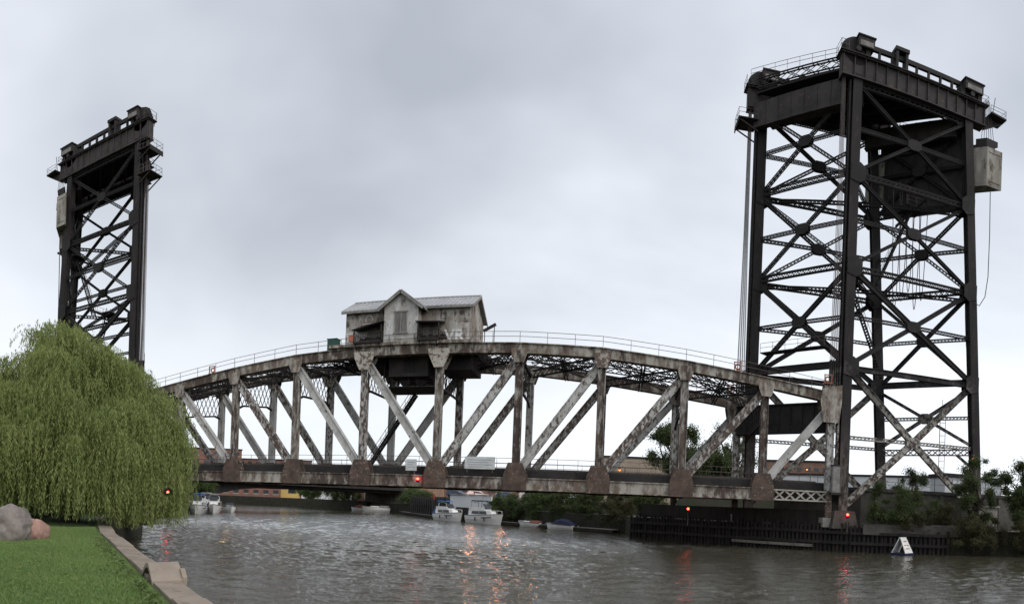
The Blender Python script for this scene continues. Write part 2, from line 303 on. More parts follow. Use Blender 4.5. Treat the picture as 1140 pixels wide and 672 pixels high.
# ================================================================ THE SETTING
# river: a flat sheet out to the horizon and, on it, the rippled reach in view
tag(MB().add([(-3000, -3000, -.32), (3000, -3000, -.32), (3000, 3000, -.32), (-3000, 3000, -.32)], [(0, 1, 2, 3)]).build('river', 'water'), kind='structure')
def waves():
    r = [5.0]
    while r[-1] < 270: r.append(r[-1]+.04+.0040*r[-1])
    r = np.array(r); b = np.arange(-1.02, 1.02, .0023)+yaw; Rr, Bb = np.meshgrid(r, b, indexing='ij')
    x = CAM.x+Rr*np.sin(Bb); y = CAM.y+Rr*np.cos(Bb); dr = .04+.0040*Rr; z = np.zeros_like(x)
    g = np.random.default_rng(5)
    gust = sum(np.sin((x*math.cos(t)+y*math.sin(t))*2*PI/L+p) for t, L, p in ((.3, 31, 1), (1.4, 23, 2), (2.5, 41, 4), (.9, 15, .5)))/4
    gust = np.clip(.72+.75*gust, .22, 1.35)
    for i in range(64):
        L = .34*(2.3/.34)**(i/63); t = 2.0+g.normal()*.75; p = g.uniform(0, 2*PI); kx, ky = math.cos(t)*2*PI/L, math.sin(t)*2*PI/L
        a = .0038*L**.85*g.uniform(.5, 1.3); f = np.clip((L/dr-1.8)/1.6, 0, 1)
        ph = x*kx+y*ky+p; z += a*f*np.where(L < 1.6, gust, .6+.4*gust)*(np.sin(ph)+.25*np.sin(2*ph+1.0))
    nr, nb = x.shape; v = np.stack([x, y, z], -1).reshape(-1, 3)
    idx = np.arange(nr*nb).reshape(nr, nb); q = np.stack([idx[:-1, :-1], idx[:-1, 1:], idx[1:, 1:], idx[1:, :-1]], -1).reshape(-1, 4)[:, ::-1]; n = len(q)
    me = bpy.data.meshes.new('rippled_water'); me.vertices.add(len(v)); me.vertices.foreach_set('co', v.ravel().astype(np.float32))
    me.loops.add(4*n); me.loops.foreach_set('vertex_index', q.ravel().astype(np.int32)); me.polygons.add(n); me.polygons.foreach_set('loop_start', np.arange(0, 4*n, 4, dtype=np.int32))
    me.polygons.foreach_set('use_smooth', np.ones(n, bool)); me.update(calc_edges=True); me.materials.append(M['water'])
    o = bpy.data.objects.new('river_reach', me); COL.objects.link(o); return tag(o, kind='structure')
waves()
def bank(name, m, edge, outer, z, ze=None):
    """land sheet: edge = waterline polyline, outer = closing polygon far away; a vertical face drops into the river"""
    mb = MB(); k = len(edge); pts = [(x, y, (ze or z)) for x, y in edge] + [(x, y, z) for x, y in outer]
    mb.add(pts, [tuple(range(len(pts)))])
    o = tag(mb.build(name, m), kind='structure'); nf = len(o.data.polygons)
    fc = MB().add([(x, y, ze or z) for x, y in edge] + [(x, y, -1.5) for x, y in edge], [(i, i+1, i+1+k, i+k) for i in range(k-1)]).build('bank_face', 'bankface', o)
    return o
LB = [(30, -70), (14.16, -58.05), (12.01, -56.3), (.06, -46.4), (-8, -39.0), (-18, -24), (-38, -3), (-46, 11), (-56, 36), (-67, 51), (-110, 84), (-400, 190), (-2500, 900)]
RB = [(700, -330), (110, -38), (75, -15), (61, -8.2), (43.2, -1.2), (21.4, 17.4), (20.4, 28.0), (12.5, 34), (-1.5, 47), (-9.5, 53), (-36, 95), (-50, 108), (-86, 112), (-140, 132), (-420, 232), (-2500, 960)]
bank('park_ground', 'lawn', LB[:6], [(-60, -24), (-150, -24), (-150, -150), (30, -150)], 1.95)
bank('left_bank', 'soil', LB[5:], [(-2600, -1500), (-2600, -2600), (30, -2600), (30, -149), (-149, -149), (-149, -24)], 1.85)
bank('right_bank', 'town', RB, [(-2500, 2800), (2800, 2800), (2800, -330)], 2.6)

# ================================================================ LIFT TOWERS
W, SK, P8 = 8.93, -8.35, 8.4
FX, LT, BAT, HT = 42.5, 14.0, 3.4, 54.7
LV = [4.6, 20.2, 31.3, 41.7, 51.8]
def leg(side, rear, z):
    """centre of a leg at height z; side 0 = towards the camera, 1 = far"""
    x = FX + (LT + BAT*(1-z/HT) if rear else 0) + side*SK
    return Vector((x, side*W, z))
TC = leg(0, 0, 3.0)*.25 + leg(1, 0, 3.0)*.25 + leg(0, 1, 3.0)*.25 + leg(1, 1, 3.0)*.25
SKD = Vector((SK, W, 0)).normalized()       # direction of the skewed faces
SKN = Vector((W, -SK, 0)).normalized()      # their normal, pointing to the land side
def make_tower():
    T = thing('lift_tower', 'tall dark steel lift tower at the right end of the bridge, bases among bushes', 'tower', TC, 'vertical lift towers')
    def part(mb, name, m='tower', par=T): return mb.build(name, m, par)
    for s in (0, 1):
        for r in (0, 1):
            l = part(MB().hbeam(leg(s, r, 3.2), leg(s, r, 52.6), 1.05, 1.0, (0, 1, 0), .14), 'leg', 'tower_leg')
            c = leg(s, r, 3); p = MB()
            p.add([(c.x+a*1.5, c.y+b*1.4, 2.4) for a, b in ((-1, -1), (1, -1), (1, 1), (-1, 1))] + [(c.x+a*1.15, c.y+b*1.05, 4.3) for a, b in ((-1, -1), (1, -1), (1, 1), (-1, 1))], BOXF)
            part(p, 'footing', 'darkconc')
    def face(A, B, nrm, i, low=None, hi=None, d=.55, laced=False):
        """one X panel between legs A(z), B(z)"""
        z0, z1 = low if low is not None else LV[i], hi if hi is not None else LV[i+1]
        zc = (z0+z1)/2; c = (A(zc)+B(zc))/2
        for p, q in ((A(z0), B(z1)), (B(z0), A(z1))):
            t = (q-p).normalized()
            if laced:
                part(MB().lattice(p+t*.7, c-t*.25, .34, .42, nrm.cross(t), .10, .05, pitch=.5), 'diagonal_brace'); part(MB().lattice(c+t*.25, q-t*.7, .34, .42, nrm.cross(t), .10, .05, pitch=.5), 'diagonal_brace'); continue
            part(MB().hbeam(p+t*.7, c-t*.25, .42, d, nrm.cross(t), .08), 'diagonal_brace')
            part(MB().hbeam(c+t*.25, q-t*.7, .42, d, nrm.cross(t), .08), 'diagonal_brace')
        h = (B(zc)-A(zc)).normalized()
        g = [c + h*a + Z0*b for a, b in ((-.85, -.3), (-.45, -.62), (.45, -.62), (.85, -.3), (.85, .3), (.45, .62), (-.45, .62), (-.85, .3))]
        part(MB().plate([p+nrm*.24 for p in g], .05, nrm).plate([p-nrm*.24 for p in g], .05, nrm), 'gusset_plate')
        part(MB().lattice(A(zc)+h*.5, c-h*.8, .34, .42, (0, 0, 1), .08, .05), 'centre_strut')
        part(MB().lattice(c+h*.8, B(zc)-h*.5, .34, .42, (0, 0, 1), .08, .05), 'centre_strut')
    def strut(A, B, z, hh=.75, nm='level_strut', plate=False):
        a, b = A(z), B(z); t = (b-a).normalized()
        if plate: part(MB().hbeam(a+t*.5, b-t*.5, .5, hh, (0, 0, 1), .08), nm)
        else: part(MB().lattice(a+t*.5, b-t*.5, .45, hh, (0, 0, 1), .12, .07), nm)
    ny = Vector((0, -1, 0))
    for s in (0, 1):
        A, B = (lambda z, s=s: leg(s, 0, z)), (lambda z, s=s: leg(s, 1, z))
        for i in range(4):
            face(A, B, ny, i, d=.75 if i == 0 else (.55 if i == 1 else .34), laced=(s == 1 and i > 1))
            strut(A, B, LV[i+1]-.15, .6, plate=(i == 0))
            for r, L_ in ((0, A), (1, B)):                          # gussets at the leg joints
                c = L_(LV[i+1]); k = 1 if r == 0 else -1
                if i < 3:
                    for yy in (-.56, .56):
                        pts = [(c.x-k*.5, c.y+yy, c.z-.9), (c.x+k*.6, c.y+yy, c.z-1.2), (c.x+k*1.25, c.y+yy, c.z-.7), (c.x+k*1.25, c.y+yy, c.z+.6), (c.x+k*.6, c.y+yy, c.z+1.1), (c.x-k*.5, c.y+yy, c.z+.9)]
                        part(MB().plate(pts, .05, (0, 1, 0)), 'gusset_plate')
    for r in (0, 1):
        A, B = (lambda z, r=r: leg(0, r, z)), (lambda z, r=r: leg(1, r, z))
        for i in (1, 2, 3):
            face(A, B, SKN, i, d=.45, laced=i > 1)
            strut(A, B, LV[i+1]+.25, .7)
        strut(A, B, LV[1]+.3, .75, plate=True)
        if r == 1:
            face(A, B, SKN, 0, low=12.6, hi=19.8, d=.4)
            strut(A, B, 12.0, .8)
            for s, sg in ((0, 1), (1, -1)):
                a = leg(s, 1, 9.8); b = leg(s, 1, 11.7) + SKD*sg*2.2; part(MB().bar(a, b, .3, .35, (0, 0, 1)), 'knee_brace')
    for z in (LV[2]-.5, LV[3]-.5):                                     # plan bracing
        for a, b in ((leg(0, 0, z), leg(1, 1, z)), (leg(1, 0, z), leg(0, 1, z-.5))):
            t = (b-a).normalized(); part(MB().lattice(a+t*.9, b-t*.9, .35, .45, (0, 0, 1), .09, .05), 'plan_brace')
    # ---- head: plate girders, deck, sheaves
    def rail(path, h=1.05, par=T):
        mb = MB()
        for a, b in zip(path[:-1], path[1:]):
            a, b = Vector(a), Vector(b); L = (b-a).length; n = max(1, round(L/1.6))
            for i in range(n+1): p = a+(b-a)*i/n; mb.tube([p, p+Z0*h], .025, 4)
            for hh in (h, h*.52): mb.tube([a+Z0*hh, b+Z0*hh], .025, 4)
        return part(mb, 'handrail', 'rail', par)
    zt0, zt1 = 52.0, 54.5
    for s in (0, 1):
        y = s*W; x0, x1 = FX+s*SK-1.9, FX+LT+s*SK+2.4
        g = part(MB().box(x0, x1, y-.45, y+.45, zt0+.14, zt1-.14).box(x0, x1, y-.7, y+.7, zt0, zt0+.135).box(x0-.1, x1+.1, y-.75, y+.75, zt1-.135, zt1), 'sheave_girder', 'girder')
        n = 14
        for i in range(n+1):
            x = x0+.15+(x1-x0-.3)*i/n
            for sg in (-1, 1):
                part(MB().box(x-.05, x+.05, min(y+sg*.452, y+sg*.62), max(y+sg*.452, y+sg*.62), zt0+.15, zt1-.15), 'stiffener', 'girder', g)
        part(MB().box(x0-.3, x1+.3, y-.9, y+.9, zt1+.01, zt1+.13), 'walkway_plate', 'dark')
        for xs, hw in ((FX+s*SK-.2, 1.5), (FX+LT+s*SK+.3, 2.0)):        # sheaves with hoods
            wh = part(MB().disc((xs, y, zt1+.55), 1.55, .9, (0, 1, 0), 28).disc((xs, y, zt1+.55), 1.75, .12, (0, 1, 0), 28), 'sheave', 'dark')
            part(MB().disc((xs, y, zt1+.55), .3, 1.9, (0, 1, 0), 12), 'axle', 'dark', wh)
            hx = xs+.9 if hw < 1.8 else xs+.2
            hd = part(MB().box(hx-hw*.62, hx+hw*.62, y-1.0, y+1.0, zt1+.9, zt1+2.0), 'sheave_hood', 'girder')
            part(MB().box(hx-hw*.70, hx+hw*.70, y-1.12, y+1.12, zt1+2.01, zt1+2.15), 'hood_roof', 'dark', hd)
            part(MB().box(hx-hw*.5, hx+hw*.5, y-1.03, y-1.002, zt1+1.0, zt1+1.55), 'hood_panel', 'trim', hd)
            part(MB().box(hx-hw*.5, hx+hw*.5, y+1.002, y+1.03, zt1+1.0, zt1+1.55), 'hood_panel', 'trim', hd)
            for a in (-1, 1):
                part(MB().box(xs+a*1.2-.25, xs+a*1.2+.25, y-.7, y+.7, zt1+.14, zt1+.9), 'bearing_stand', 'dark')
        xm = FX+s*SK+5.2
        part(MB().box(xm-.75, xm-.45, y-.5, y+.5, zt1+.14, zt1+2.3).box(xm+.45, xm+.75, y-.5, y+.5, zt1+.14, zt1+2.3).box(xm-.85, xm+.85, y-.6, y+.6, zt1+2.3, zt1+2.7), 'gantry_frame', 'dark')
        part(MB().bar((FX+s*SK+1.6, y, zt1+1.75), (FX+LT+s*SK-.6, y, zt1+1.75), .35, .5), 'equalizer_beam', 'dark')
        for i in range(7): 
            x = FX+s*SK+2.6+i*1.55
            if abs(x-xm) > .9: part(MB().box(x-.12, x+.12, y-.15, y+.15, zt1+.14, zt1+1.5), 'beam_post', 'dark')
        ys = -1 if s == 0 else 1
        rail([(x1-1.2, y+ys*.8, zt1+.13), (x1+.25, y+ys*.8, zt1+.13), (x1+.25, y-ys*.8, zt1+.13)])
        rail([(x0+.6, y+ys*.8, zt1+.13), (x0-.25, y+ys*.8, zt1+.13), (x0-.25, y-ys*.8, zt1+.13)])
    for r, off in ((0, -1.1), (0, 1.0), (1, -1.0), (1, 1.2)):          # skewed cross girders under the deck
        a, b = leg(0, r, 0), leg(1, r, 0); dx_ = LT if False else 0
        a = Vector((FX+(LT if r else 0)+off, .5, 0)); b = Vector((FX+(LT if r else 0)+SK+off, W-.5, 0))
        z0_, z1_ = (49.4, 52.4) if (r, off) in ((0, -1.1), (1, 1.2)) else (50.0, 52.3)
        g = part(MB().bar(a+Z0*(z0_+z1_)/2, b+Z0*(z0_+z1_)/2, .35, z1_-z0_).bar(a+Z0*z0_, b+Z0*z0_, .75, .12), 'cross_girder', 'girder')
        for i in range(1, 7):
            p = a+(b-a)*i/7; part(MB().bar(p+Z0*(z0_+.1), p+Z0*z1_, .5, .08, SKD), 'stiffener', 'girder', g)
    dk = MB()
    dk.add([(FX-1.0, .7, 53.6), (FX+LT+1, .7, 53.6), (FX+LT+1+SK, W-.7, 53.6), (FX-1+SK, W-.7, 53.6), (FX-1.0, .7, 53.8), (FX+LT+1, .7, 53.8), (FX+LT+1+SK, W-.7, 53.8), (FX-1+SK, W-.7, 53.8)], BOXF)
    part(dk, 'machinery_deck', 'black')
    for i in range(1, 5):
        x = FX+LT*i/5
        part(MB().bar((x, .5, 52.9), (x+SK, W-.5, 52.9), .3, 1.2), 'deck_beam', 'dark')
    for i in range(3):                                                   # roof trusses between the two sheave girders
        o_ = (-.9, 7.0, 14.4)[i]
        part(MB().lattice((FX+o_, .9, 54.6), (FX+SK+o_, W-.9, 54.6), .5, 1.2, (0, 0, 1), .12, .08, pitch=1.6), 'roof_truss', 'dark')
    rail([(FX-1.8, 1.2, 55.0), (FX+SK-1.8, W-1.2, 55.0)])
    # service platforms at the corners
    for s in (0, 1):
        y = s*W; xf = FX+s*SK; yo = -1 if s == 0 else 1
        for zp in ((50.2,) if s == 1 else ()):
            pl = part(MB().box(xf-3.1, xf-.75, y-1.3, y+1.3, zp, zp+.12).bar((xf-3.0, y-1.1, zp-.06), (xf-.7, y-1.1, zp-1.3), .1, .14).bar((xf-3.0, y+1.1, zp-.06), (xf-.7, y+1.1, zp-1.3), .1, .14).box(xf-3.1, xf-3.0, y-1.3, y+1.3, zp-.5, zp-.01), 'service_platform', 'dark')
            rail([(xf-.75, y-1.25, zp+.12), (xf-3.05, y-1.25, zp+.12), (xf-3.05, y+1.25, zp+.12), (xf-.75, y+1.25, zp+.12)], par=pl)
        xr = FX+LT+s*SK
        pl = part(MB().add([(xr+2.9, y-1.2, 53.6), (xr+5.2, y-1.0, 53.6), (xr+5.2, y+1.0, 53.6), (xr+2.9, y+1.2, 53.6), (xr+2.9, y-1.2, 53.8), (xr+5.2, y-1.0, 53.8), (xr+5.2, y+1.0, 53.8), (xr+2.9, y+1.2, 53.8)], BOXF).plate([(xr+2.45, y, 51.9), (xr+5.1, y, 53.55), (xr+2.45, y, 53.55)], .3, (0, 1, 0)), 'service_platform', 'dark')
        rail([(xr+2.9, y-1.0, 53.8), (xr+5.1, y-1.0, 53.8), (xr+5.1, y+1.0, 53.8), (xr+2.9, y+1.0, 53.8)], h=.9, par=pl)
        part(MB().tube([(xr+3.7, y, 53.8), (xr+4.1, y, 56.6)], .05, 5), 'lamp_mast', 'rail')
    # stairs zigzag inside the tower and mid-height landings
    c0 = (leg(0, 0, 0)+leg(1, 1, 0))/2; c0.z = 0
    for (za, zb, sg) in ((20.4, 31.0, -1), (31.4, 41.5, 1)):
        h = zb-za; run = h*.42; a = V(c0.x+1.6*sg-run/2*sg+1.0, c0.y-.2, za); b = V(c0.x+1.6*sg+run/2*sg+1.0, c0.y-.2, zb)
        mb = MB()
        for dy_ in (-.4, .4):
            mb.bar(a+V(0, dy_, 0), b+V(0, dy_, 0), .06, .22); mb.tube([a+V(0, dy_, 1.0), b+V(0, dy_, 1.0)], .03, 4)
            for k in range(9): p = a+(b-a)*(k/8)+V(0, dy_, 0); mb.tube([p, p+Z0*1.0], .02, 4)
        n = int(h/.32)
        for i in range(n): p = a+(b-a)*((i+.5)/n); mb.box(p.x-.13, p.x+.13, p.y-.38, p.y+.38, p.z-.02, p.z+.02)
        part(mb, 'stair', 'dark')
        pl = part(MB().box(b.x-1.2, b.x+1.2, b.y-1.3, b.y+1.3, zb+.02, zb+.1).bar((b.x, .4, zb-.15), (b.x, W-.4, zb-.15), .2, .3), 'landing', 'dark')
        rail([(b.x-1.2, b.y-1.3, zb+.1), (b.x+1.2, b.y-1.3, zb+.1), (b.x+1.2, b.y+1.3, zb+.1)], par=pl)
    # front landing above the portal
    A, B = leg(0, 0, 22.3), leg(1, 0, 22.3)
    pl = part(MB().bar(A-SKN*1.0+SKD*2, B-SKN*1.0-SKD*2, 1.2, .1), 'portal_walkway', 'dark')
    rail([A-SKN*1.55+SKD*2+Z0*.05, B-SKN*1.55-SKD*2+Z0*.05], par=pl)
    # ladder up the near front leg and guide rails for the span
    for s in (0, 1):
        x, y = FX+s*SK-.78, s*W
        part(MB().box(x-.09, x+.09, y-.3, y-.12, 6, 51.8).box(x-.09, x+.09, y+.12, y+.3, 6, 51.8), 'guide_rail', 'tower')
    # sway sheet triangular gusset in the front face
    return T
tower_r = make_tower(); tower_r.scale = (1, 1, .983)
ROTC = Vector((SK/2, W/2, 0))
def rot_copy(o, label):
    c = copy_tree(o); p = Vector(o.location); c.location = (2*ROTC.x-p.x, 2*ROTC.y-p.y, p.z); c.rotation_euler = (0, 0, PI); c['label'] = label; return c
tower_l = rot_copy(tower_r, 'tall dark steel lift tower rising behind the willow at the left')
xf, yf, zp = FX+SK, W, 46.9                                             # second river-side platform, only on this tower
pl = MB().box(xf-3.1, xf-.75, yf-1.3, yf+1.3, zp, zp+.12).bar((xf-3.0, yf-1.1, zp-.06), (xf-.7, yf-1.1, zp-1.3), .1, .14).bar((xf-3.0, yf+1.1, zp-.06), (xf-.7, yf+1.1, zp-1.3), .1, .14).build('service_platform', 'dark', tower_l)
mb = MB(); cs_ = [V(xf-.75, yf-1.25, zp+.12), V(xf-3.05, yf-1.25, zp+.12), V(xf-3.05, yf+1.25, zp+.12), V(xf-.75, yf+1.25, zp+.12)]
for a, b in zip(cs_[:-1], cs_[1:]):
    for h_ in (.55, 1.05): mb.tube([a+Z0*h_, b+Z0*h_], .025, 4)
    mb.tube([a, a+Z0*1.05], .025, 4).tube([(a+b)/2, (a+b)/2+Z0*1.05], .025, 4)
mb.build('handrail', 'rail', pl)

# counterweights
def make_cw():
    xr = FX+LT+BAT*(1-46/HT)+.6; o = V(xr+1.5+SK/2, W/2, 43.2)
    C_ = thing('counterweight', 'stained concrete counterweight hanging behind the right lift tower', 'counterweight', o, 'lift bridge counterweights')
    ya, yb = -1.3, W+1.3; f = lambda y: SK*y/W
    def slab(x0, x1, z0, z1, y0, y1, ch=0):
        return MB().add([(xr+x0+f(y0), y0, z0), (xr+x1+f(y0), y0, z0), (xr+x1+f(y1), y1, z0), (xr+x0+f(y1), y1, z0), (xr+x0+f(y0), y0, z1), (xr+x1+f(y0), y0, z1), (xr+x1+f(y1), y1, z1), (xr+x0+f(y1), y1, z1)], BOXF)
    b = slab(0, 2.15, 43.7, 48.4, ya, yb).build('concrete_block', 'cw', C_)
    slab(-.22, -.02, 41.2, 51.0, .75, W-.75).build('shade_dark_face_plate', 'black', C_)  # added black plate: colour holds the inner face's shade plus its own dark tone
    for yy in np.linspace(1.2, W-1.2, 6): slab(-.34, -.225, 41.3, 50.9, yy-.08, yy+.08).build('stiffener', 'dark', C_)
    slab(.2, 1.9, 41.5, 43.69, ya+2.2, yb-2.2).build('lower_block', 'cw', C_)
    for z in (44.3, 47.8): slab(.25, 1.9, z, z+.12, ya-.06, ya-.005).build('cast_rib', 'cw', b); slab(.25, 1.9, z, z+.12, yb+.005, yb+.06).build('cast_rib', 'cw', b)
    slab(.5, 1.7, 48.41, 49.0, ya+.4, yb-.4).build('hanger_frame', 'dark', C_)
    for yy in (ya+.9, yb-.9):
        slab(.5, 2.1, 49.01, 49.7, yy-.5, yy+.5).build('equalizer', 'dark', C_)
        for i in range(6):
            x = xr+.5+i*.36+f(yy); MB().tube([(x, yy, 49.7), (xr+.9+i*.12+f(yy), yy, 54.5)], .035, 5).build('suspension_rope', 'rope', C_)
    return C_
cw_r = make_cw()
rot_copy(cw_r, 'stained concrete counterweight hanging behind the left lift tower')
# lifting ropes from the span ends up to the sheaves
def make_ropes(s, label):
    x, y = FX+s*SK-1.45, s*W
    T = thing('lifting_ropes', label, 'wire rope', (x, y, 17.4), 'bundles of lifting ropes')
    for i in range(8):
        dx_, dy_ = (i % 4-1.5)*.16, (i//4-.5)*.4
        MB().tube([(x+dx_*1.6, y+dy_, 20.3), (x+dx_*.9, y+dy_, 36), (x+dx_*.55-.05, y+dy_*.8, 54.2)], .032, 5).build('rope', 'rope', T)
        MB().tube([(x+dx_*1.6, y+dy_, 17.5), (x+dx_*1.6, y+dy_, 20.4)], .075, 6).build('rope_socket', 'tower', T)
    return T
rn = make_ropes(0, 'lifting ropes dropping to the near truss at the right tower')
rf = make_ropes(1, 'lifting ropes left of the right tower, dropping to the far truss')
rot_copy(rn, 'lifting ropes along the river side of the left tower, farther bundle')
rot_copy(rf, 'lifting ropes along the river side of the left tower, nearer bundle')
# slack electric cables hanging in the towers
def loop(a, b, sag, n=14):
    a, b = Vector(a), Vector(b); return [a+(b-a)*(i/n)-Z0*sag*(1-(2*i/n-1)**2) for i in range(n+1)]
cx_ = FX+LT
lab = ['slack black cable loop under the counterweight, %s of the row inside the right tower' % q for q in ('leftmost', 'second', 'third', 'fourth', 'rightmost')]
for i in range(5):
    x = cx_-6.6+i*.9; y = 5.6
    tag(MB().tube(loop((x, y, 44.5+.4*i), (x+1.1, y-.3, 44.2), 15.5-1.1*(i % 3), 20), .05, 5).build('hanging_cable', 'rope', None, (x, y, 44)), lab[i], 'cable', 'cables hanging in the right tower')
tag(MB().tube(loop((cx_+1.2, .9, 31.0), (cx_+2.6, .9, 33.5), 8.5, 18), .05, 5).build('hanging_cable', 'rope', None, (cx_+1, .9, 32)), 'short slack cable loop beside the rear leg of the right tower', 'cable', 'cables hanging in the right tower')
tag(MB().tube([(cx_+3.2, -.9, 43.3), (cx_+3.3, -.9, 38), (cx_+3.25, -.9, 33), (cx_+2.9, -.9, 30.5), (cx_+2.2, -.8, 29.3), (cx_+1.5, -.6, 29.6)], .055, 5).build('hanging_cable', 'rope', None, (cx_+3, -.9, 43)), 'long cable hanging from the counterweight outside the right tower', 'cable', 'cables hanging in the right tower')
for i in range(3):
    x = -cx_-1.7-i*.6; y = .2
    tag(MB().tube([(x, y, 43.72), (x+.15, y, 30), (x+.1, y, 16), (x+.3, y, 6)], .07, 5).build('balance_chain', 'rope', None, (x, y, 43)), 'balance chain below the left counterweight, %s of three' % ('rightmost', 'middle', 'leftmost')[i], 'chain', 'chains below the left counterweight')

# ================================================================ LIFT SPAN
TT = [16.8, 17.75, 18.8, 19.65, 20.0, 20.05, 20.0, 19.65, 18.8, 17.75, 16.8]
BZ0, BZ1 = 5.1, 6.35
SP = thing('lift_span', 'long curved riveted truss span of the railway bridge, flaking pale paint and rust', 'bridge', (SK/2, W/2, BZ0))
def sp(mb, name, m='span', par=SP): return mb.build(name, m, par)
def topz(s, x):
    k = (x - s*(-P8))/P8+5; i = int(max(0, min(9, math.floor(k)))); return TT[i]+(TT[i+1]-TT[i])*(k-i)
def railing(path, h=1.1, step=2.1, par=SP, r=.03):
    mb = MB()
    for a, b in zip(path[:-1], path[1:]):
        a, b = Vector(a), Vector(b); L = (b-a).length; n = max(1, round(L/step))
        for i in range(n+1): p = a+(b-a)*i/n; mb.tube([p, p+Z0*h], r*.95, 4)
        for hh in (h, h*.55): mb.tube([a+Z0*hh, b+Z0*hh], r, 4)
    return sp(mb, 'handrail', 'rail', par)
for s in (0, 1):
    y = s*W; X = [(k-5)*P8 - s*P8 + (1.1 if k == 0 else -1.1 if k == 10 else 0) for k in range(11)]
    tops = [V(X[k], y, TT[k]-.5) for k in range(11)]; bz = (BZ0+BZ1)/2
    for k in range(10):
        a, b = tops[k], tops[k+1]
        c = sp(MB().bar(a, b, .85, .86).bar(a, b, 1.15, .1, ou=.48).bar(a, b, 1.0, .1, ou=-.48), 'top_chord', 'chord')
        if 1 <= k <= 8:
            g = .35
            c = sp(MB().bar((X[k], y, bz), (X[k+1], y, bz), .7, 1.05).bar((X[k], y, BZ1-.05), (X[k+1], y, BZ1-.05), .95, .1).bar((X[k], y, BZ0+.05), (X[k+1], y, BZ0+.05), .95, .1), 'bottom_chord', 'chord')
        else:
            sp(MB().lattice((X[k]+.2, y, bz), (X[k+1]-.2, y, bz), .6, 1.15, (0, 0, 1), .14, .1, pitch=1.15), 'end_chord_lattice', 'gusset')
    for k in range(11):
        x = X[k]; v = (0, 1, 0)
        a, b = V(x, y, BZ1), V(x, y, TT[k]-1.0)
        sp(MB().hbeam(a, b, .62, .78, (1, 0, 0), .1), 'vertical_post', 'post' if k in (2, 3, 5, 6, 7, 8, 9) and s == 0 else 'span')
        # gussets: bottom (rusty) and top (pale), two plates each
        if 1 <= k <= 9:
            wb = 1.2; dr = 0 if k == 5 else (-1 if k < 5 else 1)
            for yy in (-.53, .53):
                pts = [(x-wb, y+yy, BZ0-.05), (x+wb, y+yy, BZ0-.05), (x+wb*.98, y+yy, BZ1+.3), (x+wb*.62, y+yy, BZ1+1.5), (x-wb*.62, y+yy, BZ1+1.5), (x-wb*.98, y+yy, BZ1+.3)]
                sp(MB().plate(pts, .05, v), 'bottom_gusset', 'span_rusty')
        for yy in (-.6, .6):
            wt = .85 if k not in (4, 5) else 1.2; hg = 2.0 if k not in (4, 5) else 2.5
            pts = [(x-wt, y+yy, TT[k]-.55), (x-wt*.92, y+yy, TT[k]-1.2), (x-.5, y+yy, TT[k]-hg), (x+.5, y+yy, TT[k]-hg), (x+wt*.92, y+yy, TT[k]-1.2), (x+wt, y+yy, TT[k]-.55)]
            if k in (0, 10):
                e = 1 if k == 10 else -1
                pts = [(x-1.2, y+yy, TT[k]+.35), (x-1.4, y+yy, TT[k]-1.0), (x-1.0, y+yy, TT[k]-3.2), (x+.75, y+yy, TT[k]-3.2), (x+1.0, y+yy, TT[k]-1.0), (x+1.0, y+yy, TT[k]+.9)]
                if e < 0: pts = [(2*x-px, py, pz) for px, py, pz in pts][::-1]
            sp(MB().plate(pts, .05, v), 'top_gusset', 'gusset' if k in (4, 5, 7) else 'chord')
    for k in list(range(0, 5)) + list(range(6, 11)):
        d = 1 if k < 5 else -1
        a, b = V(X[k], y, TT[k]-1.3), V(X[k+d], y, BZ1+.3); t = (b-a).normalized()
        sp(MB().hbeam(a+t*.3, b-t*.3, .6, .84, t.cross(V(0, 1, 0)), .1), 'diagonal', 'span')
    # walkway rails on the top chord
    railing([(X[k], y-.55*(1 if s == 0 else -1), TT[k]+.02) for k in range(11)], 1.1, 2.8)
    for k in range(11):
        pass
    # end lifting bracket / end shoe
    for k, e in ((0, -1), (10, 1)):
        sp(MB().box(X[k]-.9, X[k]+.9, y-.55, y+.55, TT[k]-.4, TT[k]+.75), 'lifting_bracket', 'chord')
        sp(MB().bar((X[k], y, BZ0+1.2), (X[k]+e*.1, y, 3.2), .5, .7, (1, 0, 0)), 'end_shoe', 'span_rusty')
# deep skewed lifting girders across the span ends
for e in (-1, 1):
    xe = e*(5*P8-1.3); a = V(xe, .7, 14.3); b = V(xe+SK, W-.7, 14.3)
    g = sp(MB().bar(a, b, .3, 3.3).bar(a+Z0*1.6, b+Z0*1.6, .7, .12).bar(a-Z0*1.6, b-Z0*1.6, .7, .12), 'lifting_girder', 'black')
    for i in range(1, 8): p = a+(b-a)*i/8; sp(MB().bar(p-Z0*1.5, p+Z0*1.5, .5, .08, SKD), 'stiffener', 'dark', g)
# the floor: floor beams, stringers, deck, walkway
for k in range(-1, 11):
    x = (k-5)*P8
    ya = .4 if k >= 0 else W-1.5; yb = W-.4 if k <= 9 else 1.5
    sp(MB().hbeam((x, ya, 5.75), (x, yb, 5.75), .4, 1.1), 'floor_beam', 'black')
xa, xb = -5*P8, 5*P8
for yy in (1.9, 3.5, 5.4, 7.0):
    o_ = SK*yy/W
    sp(MB().hbeam((xa+o_, yy, 6.65), (xb+o_, yy, 6.65), .3, .7), 'stringer', 'black')
sp(MB().add([(xa, .75, 7.02), (xb, .75, 7.02), (xb+SK, W-.75, 7.02), (xa+SK, W-.75, 7.02), (xa, .75, 7.24), (xb, .75, 7.24), (xb+SK, W-.75, 7.24), (xa+SK, W-.75, 7.24)], BOXF), 'track_deck', 'deck')
for yy in (2.0, 3.44, 5.5, 6.94): sp(MB().bar((xa+SK*yy/W, yy, 7.33), (xb+SK*yy/W, yy, 7.33), .07, .17), 'rail', 'rail')
